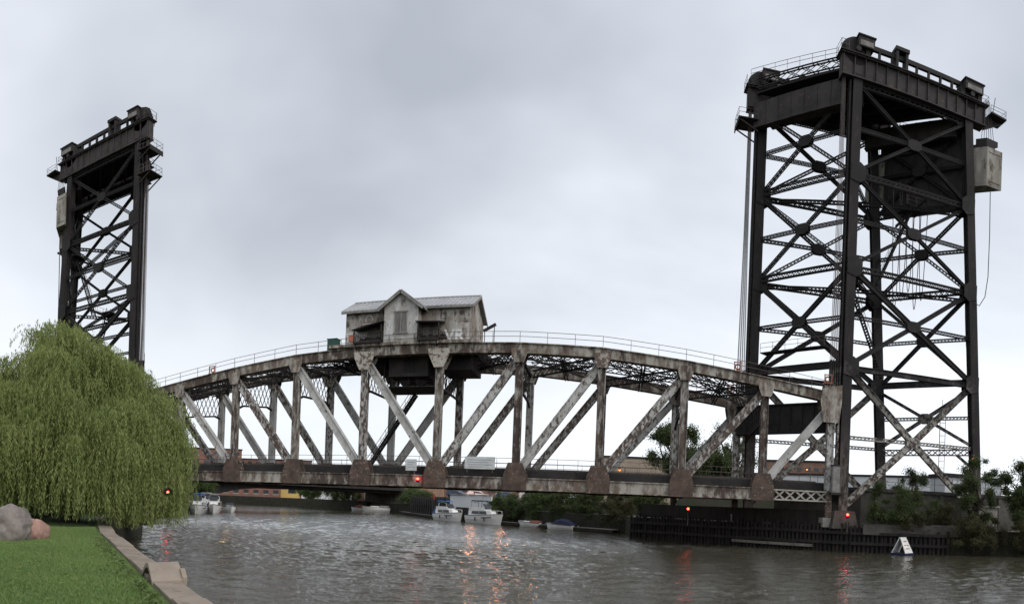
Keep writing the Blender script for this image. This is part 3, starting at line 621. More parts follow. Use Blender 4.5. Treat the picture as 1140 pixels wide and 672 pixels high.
sp(MB().box(xa, xb, .56, .74, 6.4, 7.1), 'walkway_beam', 'black')
railing([(xa, .62, 7.11), (xb, .62, 7.11)], 1.25, 2.1)
railing([(xa+SK, W-.62, 7.25), (xb+SK, W-.62, 7.25)], 1.1, 2.1)
for k in range(10):                                                     # bottom laterals
    x = (k-5)*P8
    if k < 9: sp(MB().bar((x, .5, 5.35), (x+P8, W-.5, 5.35), .3, .2), 'bottom_lateral', 'black')
# sway frames with diamond lattice, top laterals
for k in range(0, 10):
    x = (k-5)*P8; za, zb = topz(0, x)-1.15, topz(1, x)-1.15; hgt = 3.3
    mb = MB(); n = 7; m_ = 3
    y0, y1 = .45, W-.45
    def pt(u, v_): return V(x, y0+(y1-y0)*u, za+(zb-za)*u - hgt*v_ - (max(0, abs(u-.5)-.38)*3.0 if v_ > .9 else 0))
    mb.bar(pt(0, 0), pt(1, 0), .3, .3)
    for i in range(n): mb.bar(pt(i/n, 1), pt((i+1)/n, 1), .22, .22)
    cell = hgt/1.75; nn = int((y1-y0)/cell*2)+1
    for i in range(-6, nn+7):                                             # crossing flats
        for sg in (1, -1):
            u0 = (i*cell*.5)/(y1-y0); u1 = u0+sg*hgt*.58/(y1-y0); v0_, v1_ = 0, 1
            if u0 < 0 or u0 > 1:
                if (u0 < 0 and u1 <= 0) or (u0 > 1 and u1 >= 1): continue
                e = 0 if u0 < 0 else 1; v0_ = (e-u0)/(u1-u0); u0 = e
            if u1 < 0 or u1 > 1:
                e = 0 if u1 < 0 else 1; v1_ = v0_+(v1_-v0_)*(e-u0)/(u1-u0); u1 = e
            if abs(u1-u0) < .01: continue
            mb.bar(pt(u0, v0_)+V(sg*.03, 0, 0), pt(u1, v1_)+V(sg*.03, 0, 0), .04, .10, (0, 0, 1) if False else (0, 1, 0))
    sp(mb, 'sway_lattice', 'dark')
for k in range(0, 9):
    x0_, x1_ = (k-5)*P8, (k-4)*P8
    for (xa_, ya_, xb_, yb_, dz) in ((x0_, 0, x1_, 1, 0), (x0_, 1, x1_, 0, -.35)):
        a = V(xa_, .5 if ya_ == 0 else W-.5, topz(ya_, xa_)-.7+dz); b = V(xb_, .5 if yb_ == 0 else W-.5, topz(yb_, xb_)-.7+dz)
        sp(MB().lattice(a, b, .45, .85, (0, 0, 1), .09, .06, pitch=.75), 'top_lateral', 'dark')
    xm = (x0_+x1_)/2
    for yy in (2.6, 6.2): sp(MB().lattice((x0_+.3, yy, topz(0, x0_)-.75), (x1_-.3, yy, topz(0, x1_)-.75), .3, .6, (0, 0, 1), .08, .05, pitch=.9), 'walkway_stringer', 'dark')
    sp(MB().lattice((xm, .5, topz(0, xm)-.9), (xm, W-.5, topz(1, xm)-.9), .4, .8, (0, 0, 1), .1, .06), 'top_strut', 'dark')
# stair from deck to machinery platform
a, b = V(-10.3, 6.4, 7.25), V(-4.6, 6.4, 15.9); mb = MB()
for dy_ in (-.45, .45):
    mb.bar(a+V(0, dy_, 0), b+V(0, dy_, 0), .07, .3); mb.tube([a+V(0, dy_, 1.1), b+V(0, dy_, 1.1)], .035, 4)
    for k in range(11): p = a+(b-a)*(k/10)+V(0, dy_, 0); mb.tube([p, p+Z0*1.1], .025, 4)
for i in range(30): p = a+(b-a)*((i+.5)/30); mb.box(p.x-.14, p.x+.14, p.y-.42, p.y+.42, p.z-.02, p.z+.02)
sp(mb, 'stair', 'dark')
# red oxide guide rollers on the chord
def roller(x, y, z):
    r = sp(MB().box(x-.45, x+.45, y-.3, y+.3, z, z+.1).box(x-.42, x-.34, y-.25, y-.1, z+.1, z+.9).box(x+.34, x+.42, y-.25, y-.1, z+.1, z+.9).box(x-.45, x+.45, y-.25, y-.1, z+.9, z+.98), 'roller_bracket', 'orange')
    sp(MB().tube([V(x+.26*math.cos(a), y, z+.5+.26*math.sin(a)) for a in np.linspace(0, 2*PI, 15)], .08, 6), 'guide_roller', 'orange', r)
for x in (-28.8, 30.6): roller(x, -.05, topz(0, x)+.03)
roller(40.4, -.05, topz(0, 40.4)+.8); roller(32.0-.5, W, topz(1, 31.5)+.6)

# signs hung on the walkway railing
def sign(x0, x1, z0, z1, label, lines):
    t = thing('notice_board', label, 'sign', ((x0+x1)/2, -.62, z0), 'notice boards on the bridge')
    b = MB().box(x0, x1, -.66, -.60, z0, z1).build('board', 'sign', t)
    for (a, c, zz_) in lines: MB().box(a, c, -.668, -.662, zz_, zz_+.07).build('print_line', 'ink', b)
    for x in (x0+.25, x1-.25): MB().box(x-.04, x+.04, -.59, -.5, z0-.35, z1-.1).build('bracket', 'rail', t)
    return t
sign(-3.15, -1.95, 6.75, 7.95, 'small square white notice hung beside the bridge centre gusset', [(-2.95, -2.2, 7.6), (-2.95, -2.35, 7.35), (-2.9, -2.15, 7.1)])
sign(3.2, 6.35, 7.1, 8.35, 'wide white notice board on the bridge right of centre', [(3.5, 6.0, 8.0), (3.5, 5.6, 7.75), (3.6, 6.1, 7.5), (3.6, 5.2, 7.28)])
t = thing('control_cabinet', 'tall grey electrical cabinet at the foot of the right span end', 'cabinet', (41.3, -.9, 6.2))
MB().box(40.9, 41.75, -1.25, -.7, 6.2, 9.0).build('cabinet_body', 'trim', t); MB().box(40.97, 41.68, -1.28, -1.253, 6.3, 8.9).build('door', 'trim', t); MB().box(40.8, 41.85, -1.35, -.6, 9.0, 9.1).build('cap', 'dark', t)
MB().box(40.8, 42.3, -1.3, -.55, 5.95, 6.19).build('bracket_shelf', 'dark', t)

# ================================================================ CONTROL HOUSE ON THE SPAN
hx0, hx1, hy0, hy1, hz0, hze, hzr = -11.4, 2.75, 1.0, 7.9, 20.35, 24.5, 26.35
H = thing('control_house', 'weathered gabled control house with metal roof on top of the bridge', 'house', ((hx0+hx1)/2, hy0, hz0))
def hp(mb, name, m, par=H): return mb.build(name, m, par)
ym = (hy0+hy1)/2
hp(MB().box(hx0-1.2, hx1+1.2, -.75, W+.6, hz0-.32, hz0-.02), 'floor_deck', 'chord')
for x in np.linspace(hx0-.6, hx1+.6, 8): hp(MB().hbeam((x, -.3, hz0-.62), (x, W+.3, hz0-.62), .25, .56), 'deck_joist', 'black')
# walls: front, back, two gable ends
hp(MB().box(hx0, hx1, hy0, hy0+.15, hz0, hze), 'front_wall', 'wall_house')
hp(MB().box(hx0, hx1, hy1-.15, hy1, hz0, hze), 'rear_wall', 'wall_house')
for x in (hx0, hx1-.15):
    hp(MB().plate([(x+.075, hy0+.16, hz0), (x+.075, hy1-.16, hz0), (x+.075, hy1-.16, hze), (x+.075, ym, hzr-.12), (x+.075, hy0+.16, hze)], .15, (1, 0, 0)), 'gable_wall', 'wall_house')
hp(MB().box(hx0-.02, hx0+2.6, hy0-.012, hy0-.002, hz0+.02, hz0+1.7), 'whitewashed_panel', 'wall_pale')
hp(MB().box(hx1-1.5, hx1-.02, hy0-.012, hy0-.002, hz0+.02, hz0+2.2), 'whitewashed_panel', 'wall_pale')
# clapboard courses on the front wall
for i in range(1, 15):
    z = hz0+i*.25; hp(MB().box(hx0+.02, hx1-.02, hy0-.02, hy0-.003, z-.012, z+.012), 'board_edge', 'wall_house')
def roof(name, p00, p10, p11, p01, th=.12, seams=0, par=H):
    p00, p10, p11, p01 = map(Vector, (p00, p10, p11, p01)); n = (p10-p00).cross(p01-p00).normalized()
    if n.z < 0: n = -n
    r = hp(MB().plate([p00, p10, p11, p01], th, n), name, 'roof', par)
    for i in range(seams+1):
        a = p00+(p10-p00)*(i/seams); b = p01+(p11-p01)*(i/seams); e = (p10-p00).normalized()*(.03 if i == 0 else (-.03 if i == seams else 0))
        hp(MB().bar(a+n*(th/2+.035)+e, b+n*(th/2+.035)+e, .05, .07, n), 'seam', 'roof', r)
    return r
ov = .42; ez = hze-(hzr-hze)/(ym-hy0)*ov
roof('roof_slope', (hx0-ov, hy0-ov, ez), (hx1+ov, hy0-ov, ez), (hx1+ov, ym, hzr), (hx0-ov, ym, hzr), seams=30)
roof('roof_slope', (hx0-ov, hy1+ov, ez), (hx1+ov, hy1+ov, ez), (hx1+ov, ym, hzr), (hx0-ov, ym, hzr), seams=30)
hp(MB().bar((hx0-ov, ym, hzr+.08), (hx1+ov, ym, hzr+.08), .35, .1), 'ridge_cap', 'roof')
hp(MB().box(hx0-ov, hx1+ov, hy0-ov-.05, hy0-ov, ez-.22, ez+.02), 'fascia', 'trim')
for x in (hx0-ov+.02, hx1+ov-.02):
    for yy, y2 in ((hy0-ov, ym), (hy1+ov, ym)): hp(MB().bar((x, yy, ez-.12), (x, y2, hzr-.12), .06, .24), 'barge_board', 'trim')
# gabled bay
bx0, bx1, by = -6.3, -2.5, -.35; bm_ = (bx0+bx1)/2
hp(MB().plate([(bx0, by, hz0), (bx1, by, hz0), (bx1, by, 24.2), (bm_, by, 25.55), (bx0, by, 24.2)], .15, (0, 1, 0)), 'bay_front_wall', 'wall_pale')
for x in (bx0+.075, bx1-.075): hp(MB().box(x-.075, x+.075, by+.08, hy0-.02, hz0, 24.0), 'bay_side_wall', 'wall_house')
for sg in (-1, 1):
    xe = bm_+sg*2.55; ezb = 25.72-2.55*.74
    roof('bay_roof_slope', (xe, by-.5, ezb), (xe, ym-.5, ezb), (bm_, ym-.5, 25.72), (bm_, by-.5, 25.72), seams=8)
    hp(MB().bar((xe, by-.53, ezb-.1), (bm_, by-.53, 25.64), .06, .32), 'barge_board', 'trim')
wn = hp(MB().box(-5.05, -3.75, by-.12, by-.08, 21.4, 23.5), 'boarded_window', 'boards')
for x in (-5.05, -4.4, -3.75): hp(MB().box(x-.05, x+.05, by-.16, by-.121, 21.4, 23.5), 'window_frame', 'trim', wn)
hp(MB().box(-5.2, -3.6, by-.2, by-.08, 21.25, 21.38), 'window_sill', 'trim', wn); hp(MB().box(-5.2, -3.6, by-.18, by-.08, 23.52, 23.66), 'window_head', 'trim', wn)
# side balconies with awnings
for (xa_, xb_, za_, sg) in ((-9.6, -6.45, 22.6, -1), (-2.35, -.1, 22.5, 1)):
    pl = hp(MB().box(xa_, xb_, -1.0, hy0-.02, hz0-.05, hz0+.1).bar((xa_+.2, -.9, hz0-.06), (xa_+.2, .2, hz0-1.2), .12, .12).bar((xb_-.2, -.9, hz0-.06), (xb_-.2, .2, hz0-1.2), .12, .12), 'balcony', 'dark')
    mb = MB(); 
    for (p, q) in (((xa_, -.95, hz0+.1), (xb_, -.95, hz0+.1)), ((xa_, -.95, hz0+.1), (xa_, .9, hz0+.1)), ((xb_, -.95, hz0+.1), (xb_, .9, hz0+.1))):
        p, q = Vector(p), Vector(q); n = max(2, round((q-p).length/.28))
        for i in range(n+1): r_ = p+(q-p)*i/n; mb.tube([r_, r_+Z0*1.0], .02, 4)
        mb.tube([p+Z0, q+Z0], .035, 5)
    hp(mb, 'balcony_rail', 'dark', pl)
    z_lo = za_-.75
    hp(MB().plate([(xa_-.3, -.9, za_-(.8 if sg < 0 else .15)), (xb_+.2, -.9, za_-(0 if sg < 0 else .25)), (xb_+.2, hy0-.03, za_+.15), (xa_-.3, hy0-.03, za_-(.5 if sg < 0 else 0))], .1, (0, .2, 1)), 'awning', 'dark')
    for x in (xa_, xb_): hp(MB().box(x-.06, x+.06, -.85, -.73, hz0+.1, za_-.35 if x == xb_ or sg > 0 else za_-.85), 'awning_post', 'dark')
    # door and machinery in the shade
    hp(MB().box((xa_+xb_)/2-.5, (xa_+xb_)/2+.5, hy0-.06, hy0-.024, hz0+.1, hz0+2.1), 'door', 'boards')
    for i in range(4): hp(MB().disc((xa_+.5+i*.65, .35, hz0+.5), .28+.1*(i % 2), .35, (.3, 1, 0), 12).box(xa_+.35+i*.65, xa_+.65+i*.65, .2, .5, hz0+.1, hz0+.4), 'winch_drum', 'dark')
# graffiti tags (flat paint on the walls)
def paint(txt, x, y, z, size, name, rot=0.0, par=H, m='graf'):
    c = bpy.data.curves.new('lettering', 'FONT'); c.body = txt; c.size = size; c.extrude = .004; c.offset = .02*size
    o = bpy.data.objects.new('lettering', c); COL.objects.link(o)
    dg = bpy.context.evaluated_depsgraph_get(); me = bpy.data.meshes.new_from_object(o.evaluated_get(dg)); bpy.data.objects.remove(o)
    me.transform(Matrix.Translation((x, y, z)) @ Matrix.Rotation(rot, 4, 'Y') @ Matrix.Rotation(PI/2, 4, 'X'))
    me.transform(Matrix.Translation(-Vector(par['_o'])))
    me.materials.clear(); me.materials.append(M[m]); ob = bpy.data.objects.new(name, me); COL.objects.link(ob); ob.parent = par; return ob
paint('VR', .05, hy0-.045, 20.6, 1.8, 'graffiti')
paint('SOAK', -6.05, by-.095, 22.75, .62, 'graffiti', PI/2)
MB().tube([V(-8.6+.42*math.cos(a), hy0-.04, 23.35+.42*math.sin(a)) for a in np.linspace(-.6, PI+.6, 14)], .05, 5).build('graffiti', 'wall_pale', H)
MB().tube([(-9.4, hy0-.04, 22.8), (-8.3, hy0-.04, 22.95)], .05, 5).build('graffiti', 'wall_pale', H)
# machinery room slung beneath the house
hp(MB().box(-6.3, -1.8, 1.6, 7.2, 17.1, 19.72), 'machinery_room', 'girder')
hp(MB().box(-4.6, -3.3, 1.53, 1.59, 17.5, 18.9), 'machinery_hatch', 'dark')
hp(MB().box(-7.2, -1.0, 1.9, 7.0, 16.0, 16.1), 'machinery_platform', 'dark')
mb = MB()
for x in np.linspace(-7.1, -1.1, 7): mb.tube([(x, 2.0, 16.1), (x, 2.0, 17.1)], .025, 4)
mb.tube([(-7.1, 2, 17.08), (-1.1, 2, 17.08)], .03, 4).tube([(-7.1, 2, 16.6), (-1.1, 2, 16.6)], .03, 4)
hp(mb, 'platform_rail', 'dark')
for x in (-7.0, -1.2):
    for y in (2.1, 6.9): hp(MB().tube([(x, y, 16.1), (x, y, 19.72)], .09, 5), 'hanger', 'dark')
for x in (-4.8, -3.0): hp(MB().disc((x, 3.0, 16.75), .55, .5, (0, 1, 0), 16), 'winch_drum', 'dark')
# side chambers between chords (dark equipment boxes under the deck)
hp(MB().box(-10.5, -7.2, 2.0, 7.0, 18.3, 19.72), 'equipment_box', 'dark'); hp(MB().box(-.8, 2.9, 2.0, 7.0, 17.8, 19.72), 'equipment_box', 'dark')
# loose equipment on top of the span
t = thing('equipment_cabinet', 'green metal cabinet on the bridge beside the control house', 'cabinet', (-12.3, .1, topz(0, -12.3)))
zc = topz(0, -12.3)+.05
MB().box(-13.0, -11.85, -.35, .6, zc, zc+1.25).build('cabinet_body', 'green', t); MB().box(-13.06, -11.79, -.41, .66, zc+1.25, zc+1.33).build('lid', 'green', t)
for x in (-12.7, -12.15): MB().box(x-.24, x+.24, -.365, -.353, zc+.1, zc+1.15).build('door', 'green', t)
t = thing('warning_box', 'small red box by the railing under the house awning', 'box', (-9.7, -.9, hz0+.1))
MB().box(-10.0, -9.55, -1.3, -1.02, hz0+.15, hz0+.75).build('box_body', 'orange', t); MB().box(-10.04, -9.51, -1.33, -1.0, hz0+.75, hz0+.8).build('lid', 'orange', t)
t = thing('folding_barrier', 'tilted dark bar on two posts on the bridge right of the house', 'barrier', (5.0, .1, 20.1))
for x in (4.6, 5.6): MB().tube([(x, .1, 20.05), (x, .1, 21.5 if x < 5 else 21.8)], .05, 5).build('post', 'rail', t)
MB().bar((4.45, .1, 21.35), (5.75, .1, 22.05), .14, .3).build('bar', 'dark', t)

# ================================================================ NAVIGATION AND STREET LAMPS
def ball(c, r, n=10):
    mb = MB(); c = Vector(c); vs = []; fs = []
    for i in range(1, n//2): 
        for j in range(n): a, b = PI*i/(n//2), 2*PI*j/n; vs.append(c+V(math.sin(a)*math.cos(b), math.sin(a)*math.sin(b), math.cos(a))*r)
    k = n//2-1; vs += [c+Z0*r, c-Z0*r]
    for i in range(k-1):
        for j in range(n): fs.append((i*n+j, (i+1)*n+j, (i+1)*n+(j+1) % n, i*n+(j+1) % n))
    for j in range(n): fs.append((k*n, j, (j+1) % n)); fs.append((k*n+1, (k-1)*n+(j+1) % n, (k-1)*n+j))
    return mb.add(vs, fs)
def navlight(p, label, m='red_l', r=.13, post=None):
    p = Vector(p); t = thing('navigation_light', label, 'lamp', p-Z0*.3, 'red navigation lights')
    ball(p, r).build('lens', m, t, smooth=True)
    MB().box(p.x-.14, p.x+.14, p.y-.1, p.y+.14, p.z-.36, p.z-r*.8).build('lamp_base', 'dark', t)
    MB().box(p.x-.16, p.x+.16, p.y-.12, p.y+.16, p.z+r*.9, p.z+r*.9+.06).build('lamp_cap', 'dark', t)
    if post is not None: MB().tube([(p.x, p.y+.05, post), (p.x, p.y+.05, p.z-.36)], .05, 6).build('post', 'rail', t)
    return t
navlight((-1.75, -.75, 5.9), 'red navigation light on the bottom chord at mid span')
navlight((26.6, 4.6, 3.9), 'red navigation light on the dark fender wall under the bridge', post=2.0)
navlight((42.35, -2.3, 3.9), 'red navigation light at the foot of the right lift tower', post=2.0)
navlight((-26.6, -10.6, 3.55), 'red navigation light glowing through the willow at the left bank', post=0.2)
def lamp(p, label, base, m='amb_l', r=.16, arm=(0.0, 0.0), group='street lamps'):
    p = Vector(p); t = thing('street_lamp', label, 'lamp', (p.x+arm[0], p.y+arm[1], base), group)
    b = V(p.x+arm[0], p.y+arm[1], base)
    MB().tube([b, V(b.x, b.y, p.z+.35), V((b.x+p.x)/2, (b.y+p.y)/2, p.z+.6), V(p.x, p.y, p.z+.32)], [.1, .075, .05, .04], 6).build('lamp_post', 'rail', t)
    h = MB().tube([p+Z0*.33, p+Z0*.08], [.1, .3], 10).build('lamp_head', 'dark', t); ball(p, r).build('bulb', m, t, smooth=True)
    return t
lamp((19.3, 36.3, 9.7), 'amber lamp shining between the trusses beside the right trees', 2.6, arm=(.9, .5), r=.2)
lamp((57.6, 60.6, 13.1), 'amber lamp in front of the brown block behind the right tower', 2.6, arm=(.9, .4), r=.2)
lamp((58.0, -1.6, 10.9), 'amber lamp on the rear leg of the right tower above the bushes', 2.6, arm=(.9, .8), r=.15)
lamp((-8.9, 58.2, 8.0), 'boatyard lamp hidden behind the bridge deck, above the left cruiser', 2.6, 'yard_l', arm=(0, 1.2), r=.28)
lamp((-2.9, 58.0, 8.0), 'boatyard lamp hidden behind the bridge deck, above the right cruiser', 2.6, 'yard_l', arm=(0, 1.2), r=.28)
lamp((3.3, 57.0, 8.0), 'boatyard lamp hidden behind the bridge deck, above the bushy bank', 2.6, 'yard_l', arm=(0, 1.2), r=.22)
lamp((-107.5, 118.0, 5.3), 'warm lamp in front of the red brick block seen under the arch', 2.6, 'warm_l', arm=(1.2, .8), r=.3)
lamp((-44.0, 95.5+9, 7.0), 'warm lamp beside the brown brick block upriver', 2.6, 'warm_l', arm=(1.2, .8), r=.2)
# ================================================================ BANKS, WALLS, PIERS
# concrete seawall of the park: cap slabs, one heaved and broken
SWL = thing('park_seawall', 'cracked concrete seawall along the lawn edge', 'wall', (0.35, -46.05, 0))
d_ = (V(.35, -46.05, 0)-V(12.3, -55.95, 0)).normalized(); n_ = V(d_.y, -d_.x, 0)      # n_ points to the river
if n_.x < 0: n_ = -n_
def capslab(a, L, wdt, z0, z1, name='cap_slab', dz=0, tilt=0, par=SWL):
    p0 = Vector(a); p1 = p0+d_*L; o = n_*wdt
    lo = [p0, p0+o, p1+o, p1]
    vs = [(p.x, p.y, z0) for p in lo] + [(p0.x, p0.y, z1), (p0.x+o.x, p0.y+o.y, z1+tilt), (p1.x+o.x, p1.y+o.y, z1+dz+tilt), (p1.x, p1.y, z1+dz)]
    return MB().add(vs, BOXF).build(name, 'seawall', par)
q0 = V(14.11, -58.05, 0)
capslab(q0, 2.75, .54, -1.0, 2.03)
capslab(q0+d_*2.77, 1.9, .54, -1.0, 2.0)
q1 = q0+d_*5.2
for i, L in enumerate((3.1, 3.4, 3.5, 2.6)):
    capslab(q1, L-.02, .54, -1.0, 2.03-.03*(i % 2)); q1 = q1+d_*L
d2_ = (V(-8, -39, 0)-V(.06, -46.4, 0)).normalized(); d_sv, n_sv = d_, n_; d_ = d2_; n_ = V(d2_.y, -d2_.x, 0)
if n_.x < 0: n_ = -n_
q1 = V(.04, -46.38, 0)
for i in range(4): capslab(q1, 3.4, .6, -1.0, 2.0); q1 = q1+d_*3.42
d_, n_ = d_sv, n_sv
# heaved slab with the dark hollow under it
qa = q0+d_*4.72
mb = MB(); nseg = 8
for i in range(nseg):
    f0, f1 = i/nseg, (i+1)/nseg; L = 1.35
    def up_(f): return 2.02+.27*math.sin(PI*f)**1.2
    a0, a1 = qa+d_*(L*f0-.15)+n_*.02, qa+d_*(L*f1-.15)+n_*.02
    vs = []
    for z_off in (-.09, 0):
        for (p, f) in ((a0, f0), (a1, f1)):
            for o in (-.05, .55): vs.append(p+n_*o+Z0*(up_(f)+z_off+(.03 if o > 0 else 0)))
    mb.add(vs, [(0, 1, 3, 2), (4, 6, 7, 5), (0, 4, 5, 1), (2, 3, 7, 6), (0, 2, 6, 4), (1, 5, 7, 3)])
mb.build('heaved_cap_slab', 'seawall', SWL)
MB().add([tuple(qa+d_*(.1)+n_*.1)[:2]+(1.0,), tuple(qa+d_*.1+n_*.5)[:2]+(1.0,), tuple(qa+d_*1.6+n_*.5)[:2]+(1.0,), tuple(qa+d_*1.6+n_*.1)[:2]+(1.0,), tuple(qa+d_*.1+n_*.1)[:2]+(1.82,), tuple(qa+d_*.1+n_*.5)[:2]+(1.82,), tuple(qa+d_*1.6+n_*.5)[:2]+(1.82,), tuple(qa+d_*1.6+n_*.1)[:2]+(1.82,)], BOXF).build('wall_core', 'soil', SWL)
MB().plate([qa+d_*-.15+n_*.59+Z0*1.5, qa+d_*.75+n_*.59+Z0*1.5, qa+d_*.65+n_*.59+Z0*2.02, qa+d_*.1+n_*.59+Z0*2.24, qa+d_*-.15+n_*.59+Z0*2.1], .09, n_).build('broken_face', 'seawall', SWL)

# dark fender wall below the right end of the span: timber piles, walers, sheet wall
def polypts(pts, step):
    out_ = []
    for a, b in zip(pts[:-1], pts[1:]):
        a, b = Vector(a), Vector(b); n = max(1, int((b-a).length/step))
        for i in range(n): out_.append(a+(b-a)*(i/n))
    return out_ + [Vector(pts[-1])]
FE = [V(20.9, 16.9, 0), V(42.9, -1.9, 0), V(52.5, -5.6, 0)]
FD = thing('fender_wall', 'black timber pile fender wall under the right end of the bridge', 'wall', (31, 7, 0))
for i, p in enumerate(polypts(FE, .46)):
    jx, jy = random.uniform(-.06, .06), random.uniform(-.06, .06); h = 2.9+random.uniform(-.25, .25)+(random.random() < .12)*random.uniform(-.8, .3) if p.x < 44 else 2.3+random.uniform(-.7, .4)
    MB().tube([(p.x+jx, p.y+jy, -1.5), (p.x+jx, p.y+jy, h)], [.2, .17], 7).build('pile', 'timber', FD)
for a, b in zip(FE[:-1], FE[1:]):
    n2 = (b-a).normalized().cross(Z0); n2 = n2 if n2.y < 0 else -n2
    MB().bar(a-n2*.34+Z0*.5, b-n2*.34+Z0*.5, .12, 4.0).build('sheet_wall', 'black', FD)
for z in (.9, 2.0):
    for a, b in zip(FE[:-1], FE[1:]):
        n2 = (b-a).normalized().cross(Z0); n2 = n2 if n2.y < 0 else -n2
        L = (b-a).length; k = max(1, int(L/5)); 
        for i in range(k): MB().bar(a+(b-a)*(i/k)+n2*.3+Z0*(z+random.uniform(-.06, .06)), a+(b-a)*((i+.985)/k)+n2*.3+Z0*(z+random.uniform(-.06, .06)), .2, .3).build('waler', 'timber', FD)
n2 = (FE[1]-FE[0]).normalized().cross(Z0); n2 = n2 if n2.y < 0 else -n2
MB().bar(FE[0]+(FE[1]-FE[0])*.52+n2*.55+Z0*.55, FE[0]+(FE[1]-FE[0])*.86+n2*.55+Z0*.5, .14, .3).build('loose_plank', 'plank', FD)
# abutment block below the span end, behind the fender
t = thing('bridge_abutment', 'dark concrete abutment behind the fender wall below the span end', 'wall', (34, 8, 0))
MB().plate([V(22.5, 17.0, 2.7), V(43.2, -.6, 2.7), V(43.2, -.6, 4.3), V(22.5, 17.0, 4.3)], 1.2, (.65, .76, 0)).build('bearing_wall', 'timber', t)
for (x, y) in ((41.6, 1.2), (33.3, 9.6)): MB().box(x-1.3, x+1.3, y-1.6, y+1.3, 2.5, 3.5).build('bearing_block', 'conc', t)
# approach embankment with retaining walls behind the towers
def approach(label, sgn):
    f = (lambda x, y: (x, y)) if sgn > 0 else (lambda x, y: (SK-x, W-y))
    t = thing('approach_viaduct', label, 'retaining wall', (*f(47, 4), 2.6), 'railway approaches')
    def poly(pts, z0, z1, name, m):
        k = len(pts); q = [f(*p) for p in pts]
        return MB().add([(x, y, z0) for x, y in q]+[(x, y, z1) for x, y in q], [tuple(range(k-1, -1, -1)), tuple(range(k, 2*k))]+[(i, (i+1) % k, (i+1) % k+k, i+k) for i in range(k)]).build(name, m, t)
    poly([(45.4, 1.6), (160, 1.6), (160, 7.6), (37.0, 7.6)], 2.0, 6.6, 'retaining_wall', 'darkconc')
    poly([(45.2, 1.4), (160, 1.4), (160, 7.8), (36.7, 7.8)], 6.61, 7.0, 'parapet_cap', 'deck')
    for i in range(11):
        xb_ = 47.0+i*4.2; a = f(xb_, 1.42); MB().box(min(a[0], a[0]+.5), max(a[0], a[0]+.5), a[1]-.2, a[1]+.2, 2.2, 6.5).build('buttress', 'darkconc', t)
    x = 47.5
    while x < 90:
        a = f(x, 1.5); b = f(x+2.4, 1.5)
        mb = MB().tube([(*a, 7.0), (*a, 8.6)], .04, 4)
        mb.build('fence_post', 'rail', t); x += 2.4
    for z in (7.8, 8.55): a, b = f(47.5, 1.5), f(90, 1.5); MB().tube([(*a, z), (*b, z)], .03, 4).build('fence_rail', 'rail', t)
    return t
approach('grey concrete railway approach wall behind the right tower', 1)
approach('concrete railway approach wall behind the willow and left tower', -1)
t = thing('concrete_pier', 'pale concrete block at the rear foot of the right tower', 'pier', (59.0, -1.5, 2.5))
MB().box(56.8, 61.0, -2.6, -1.45, 2.2, 5.3).build('block', 'conc', t); MB().box(56.6, 61.2, -2.8, -1.3, 5.3, 5.55).build('cap', 'conc', t)
t = thing('bank_ledge', 'low concrete ledge along the bank beneath the right tower', 'wall', (50, -4, 2))
MB().plate([V(44.0, -2.6, 1.9), V(57.5, -6.4, 1.9), V(57.5, -6.4, 2.9), V(44, -2.6, 2.9)], .6, (.27, .96, 0)).build('ledge', 'darkconc', t)
MB().plate([V(44.0, -2.9, 2.92), V(57.5, -6.7, 2.92), V(57.5, -6.0, 3.05), V(44, -2.2, 3.05)], .1, (0, 0, 1)).build('coping', 'darkconc', t)
# floating docks
def dock(a, b, wd, label):
    a, b = Vector(a), Vector(b); t = thing('boat_dock', label, 'dock', (a+b)/2, 'docks'); L = (b-a).length; n = max(2, int(L/1.2)); e = (b-a)/n
    for i in range(n): MB().bar(a+e*i+Z0*.55, a+e*(i+.97)+Z0*.55, wd, .1).build('deck_board', 'plank', t)
    nrm = (b-a).normalized().cross(Z0)
    MB().bar(a+nrm*wd*.42+Z0*.3, b+nrm*wd*.42+Z0*.3, .2, .4).bar(a-nrm*wd*.42+Z0*.3, b-nrm*wd*.42+Z0*.3, .2, .4).build('edge_beam', 'timber', t)
    for i in range(0, n+1, 4): p = a+e*i+nrm*wd*.55; MB().tube([p-Z0, p+Z0*1.5], .12, 6).build('mooring_pile', 'timber', t)
    return t
dock((19.0, 26.6, 0), (-.6, 44.3, 0), 1.6, 'low timber dock below the bushy bank beside the small boats')
dock((-12, 54.2, 0), (-35.0, 92, 0), 1.6, 'low timber dock running upriver from the cruisers')
# retaining walls of the boatyard
t = thing('sheet_pile_wall', 'dark rusty sheet pile wall behind the cruisers', 'wall', (-20, 66, 0))
a, b = V(-29, 82, 0), V(-14.2, 58.2, 0)
for i in range(30):
    p, q = a+(b-a)*(i/30), a+(b-a)*((i+.96)/30); o = V(-.1, -.08, 0)*(1 if i % 2 else 3.2)
    MB().bar(p+o+Z0*2.2, q+o+Z0*2.2, .12, 4.6).build('sheet_pile', 'dark', t)
t = thing('boatyard_wall', 'pale concrete wall behind the right cruiser', 'wall', (-8, 60, 0))
MB().plate([V(-13.2, 57.6, 1.0), V(-4.1, 53.2, 1.0), V(-4.1, 53.2, 4.9), V(-13.2, 57.6, 4.9)], .4, (.43, .9, 0)).build('wall_panel', 'white_b', t)
MB().plate([V(-13.3, 57.5, 4.95), V(-4.0, 53.1, 4.95), V(-4.0, 53.1, 5.15), V(-13.3, 57.5, 5.15)], .55, (.43, .9, 0)).build('coping', 'conc', t)
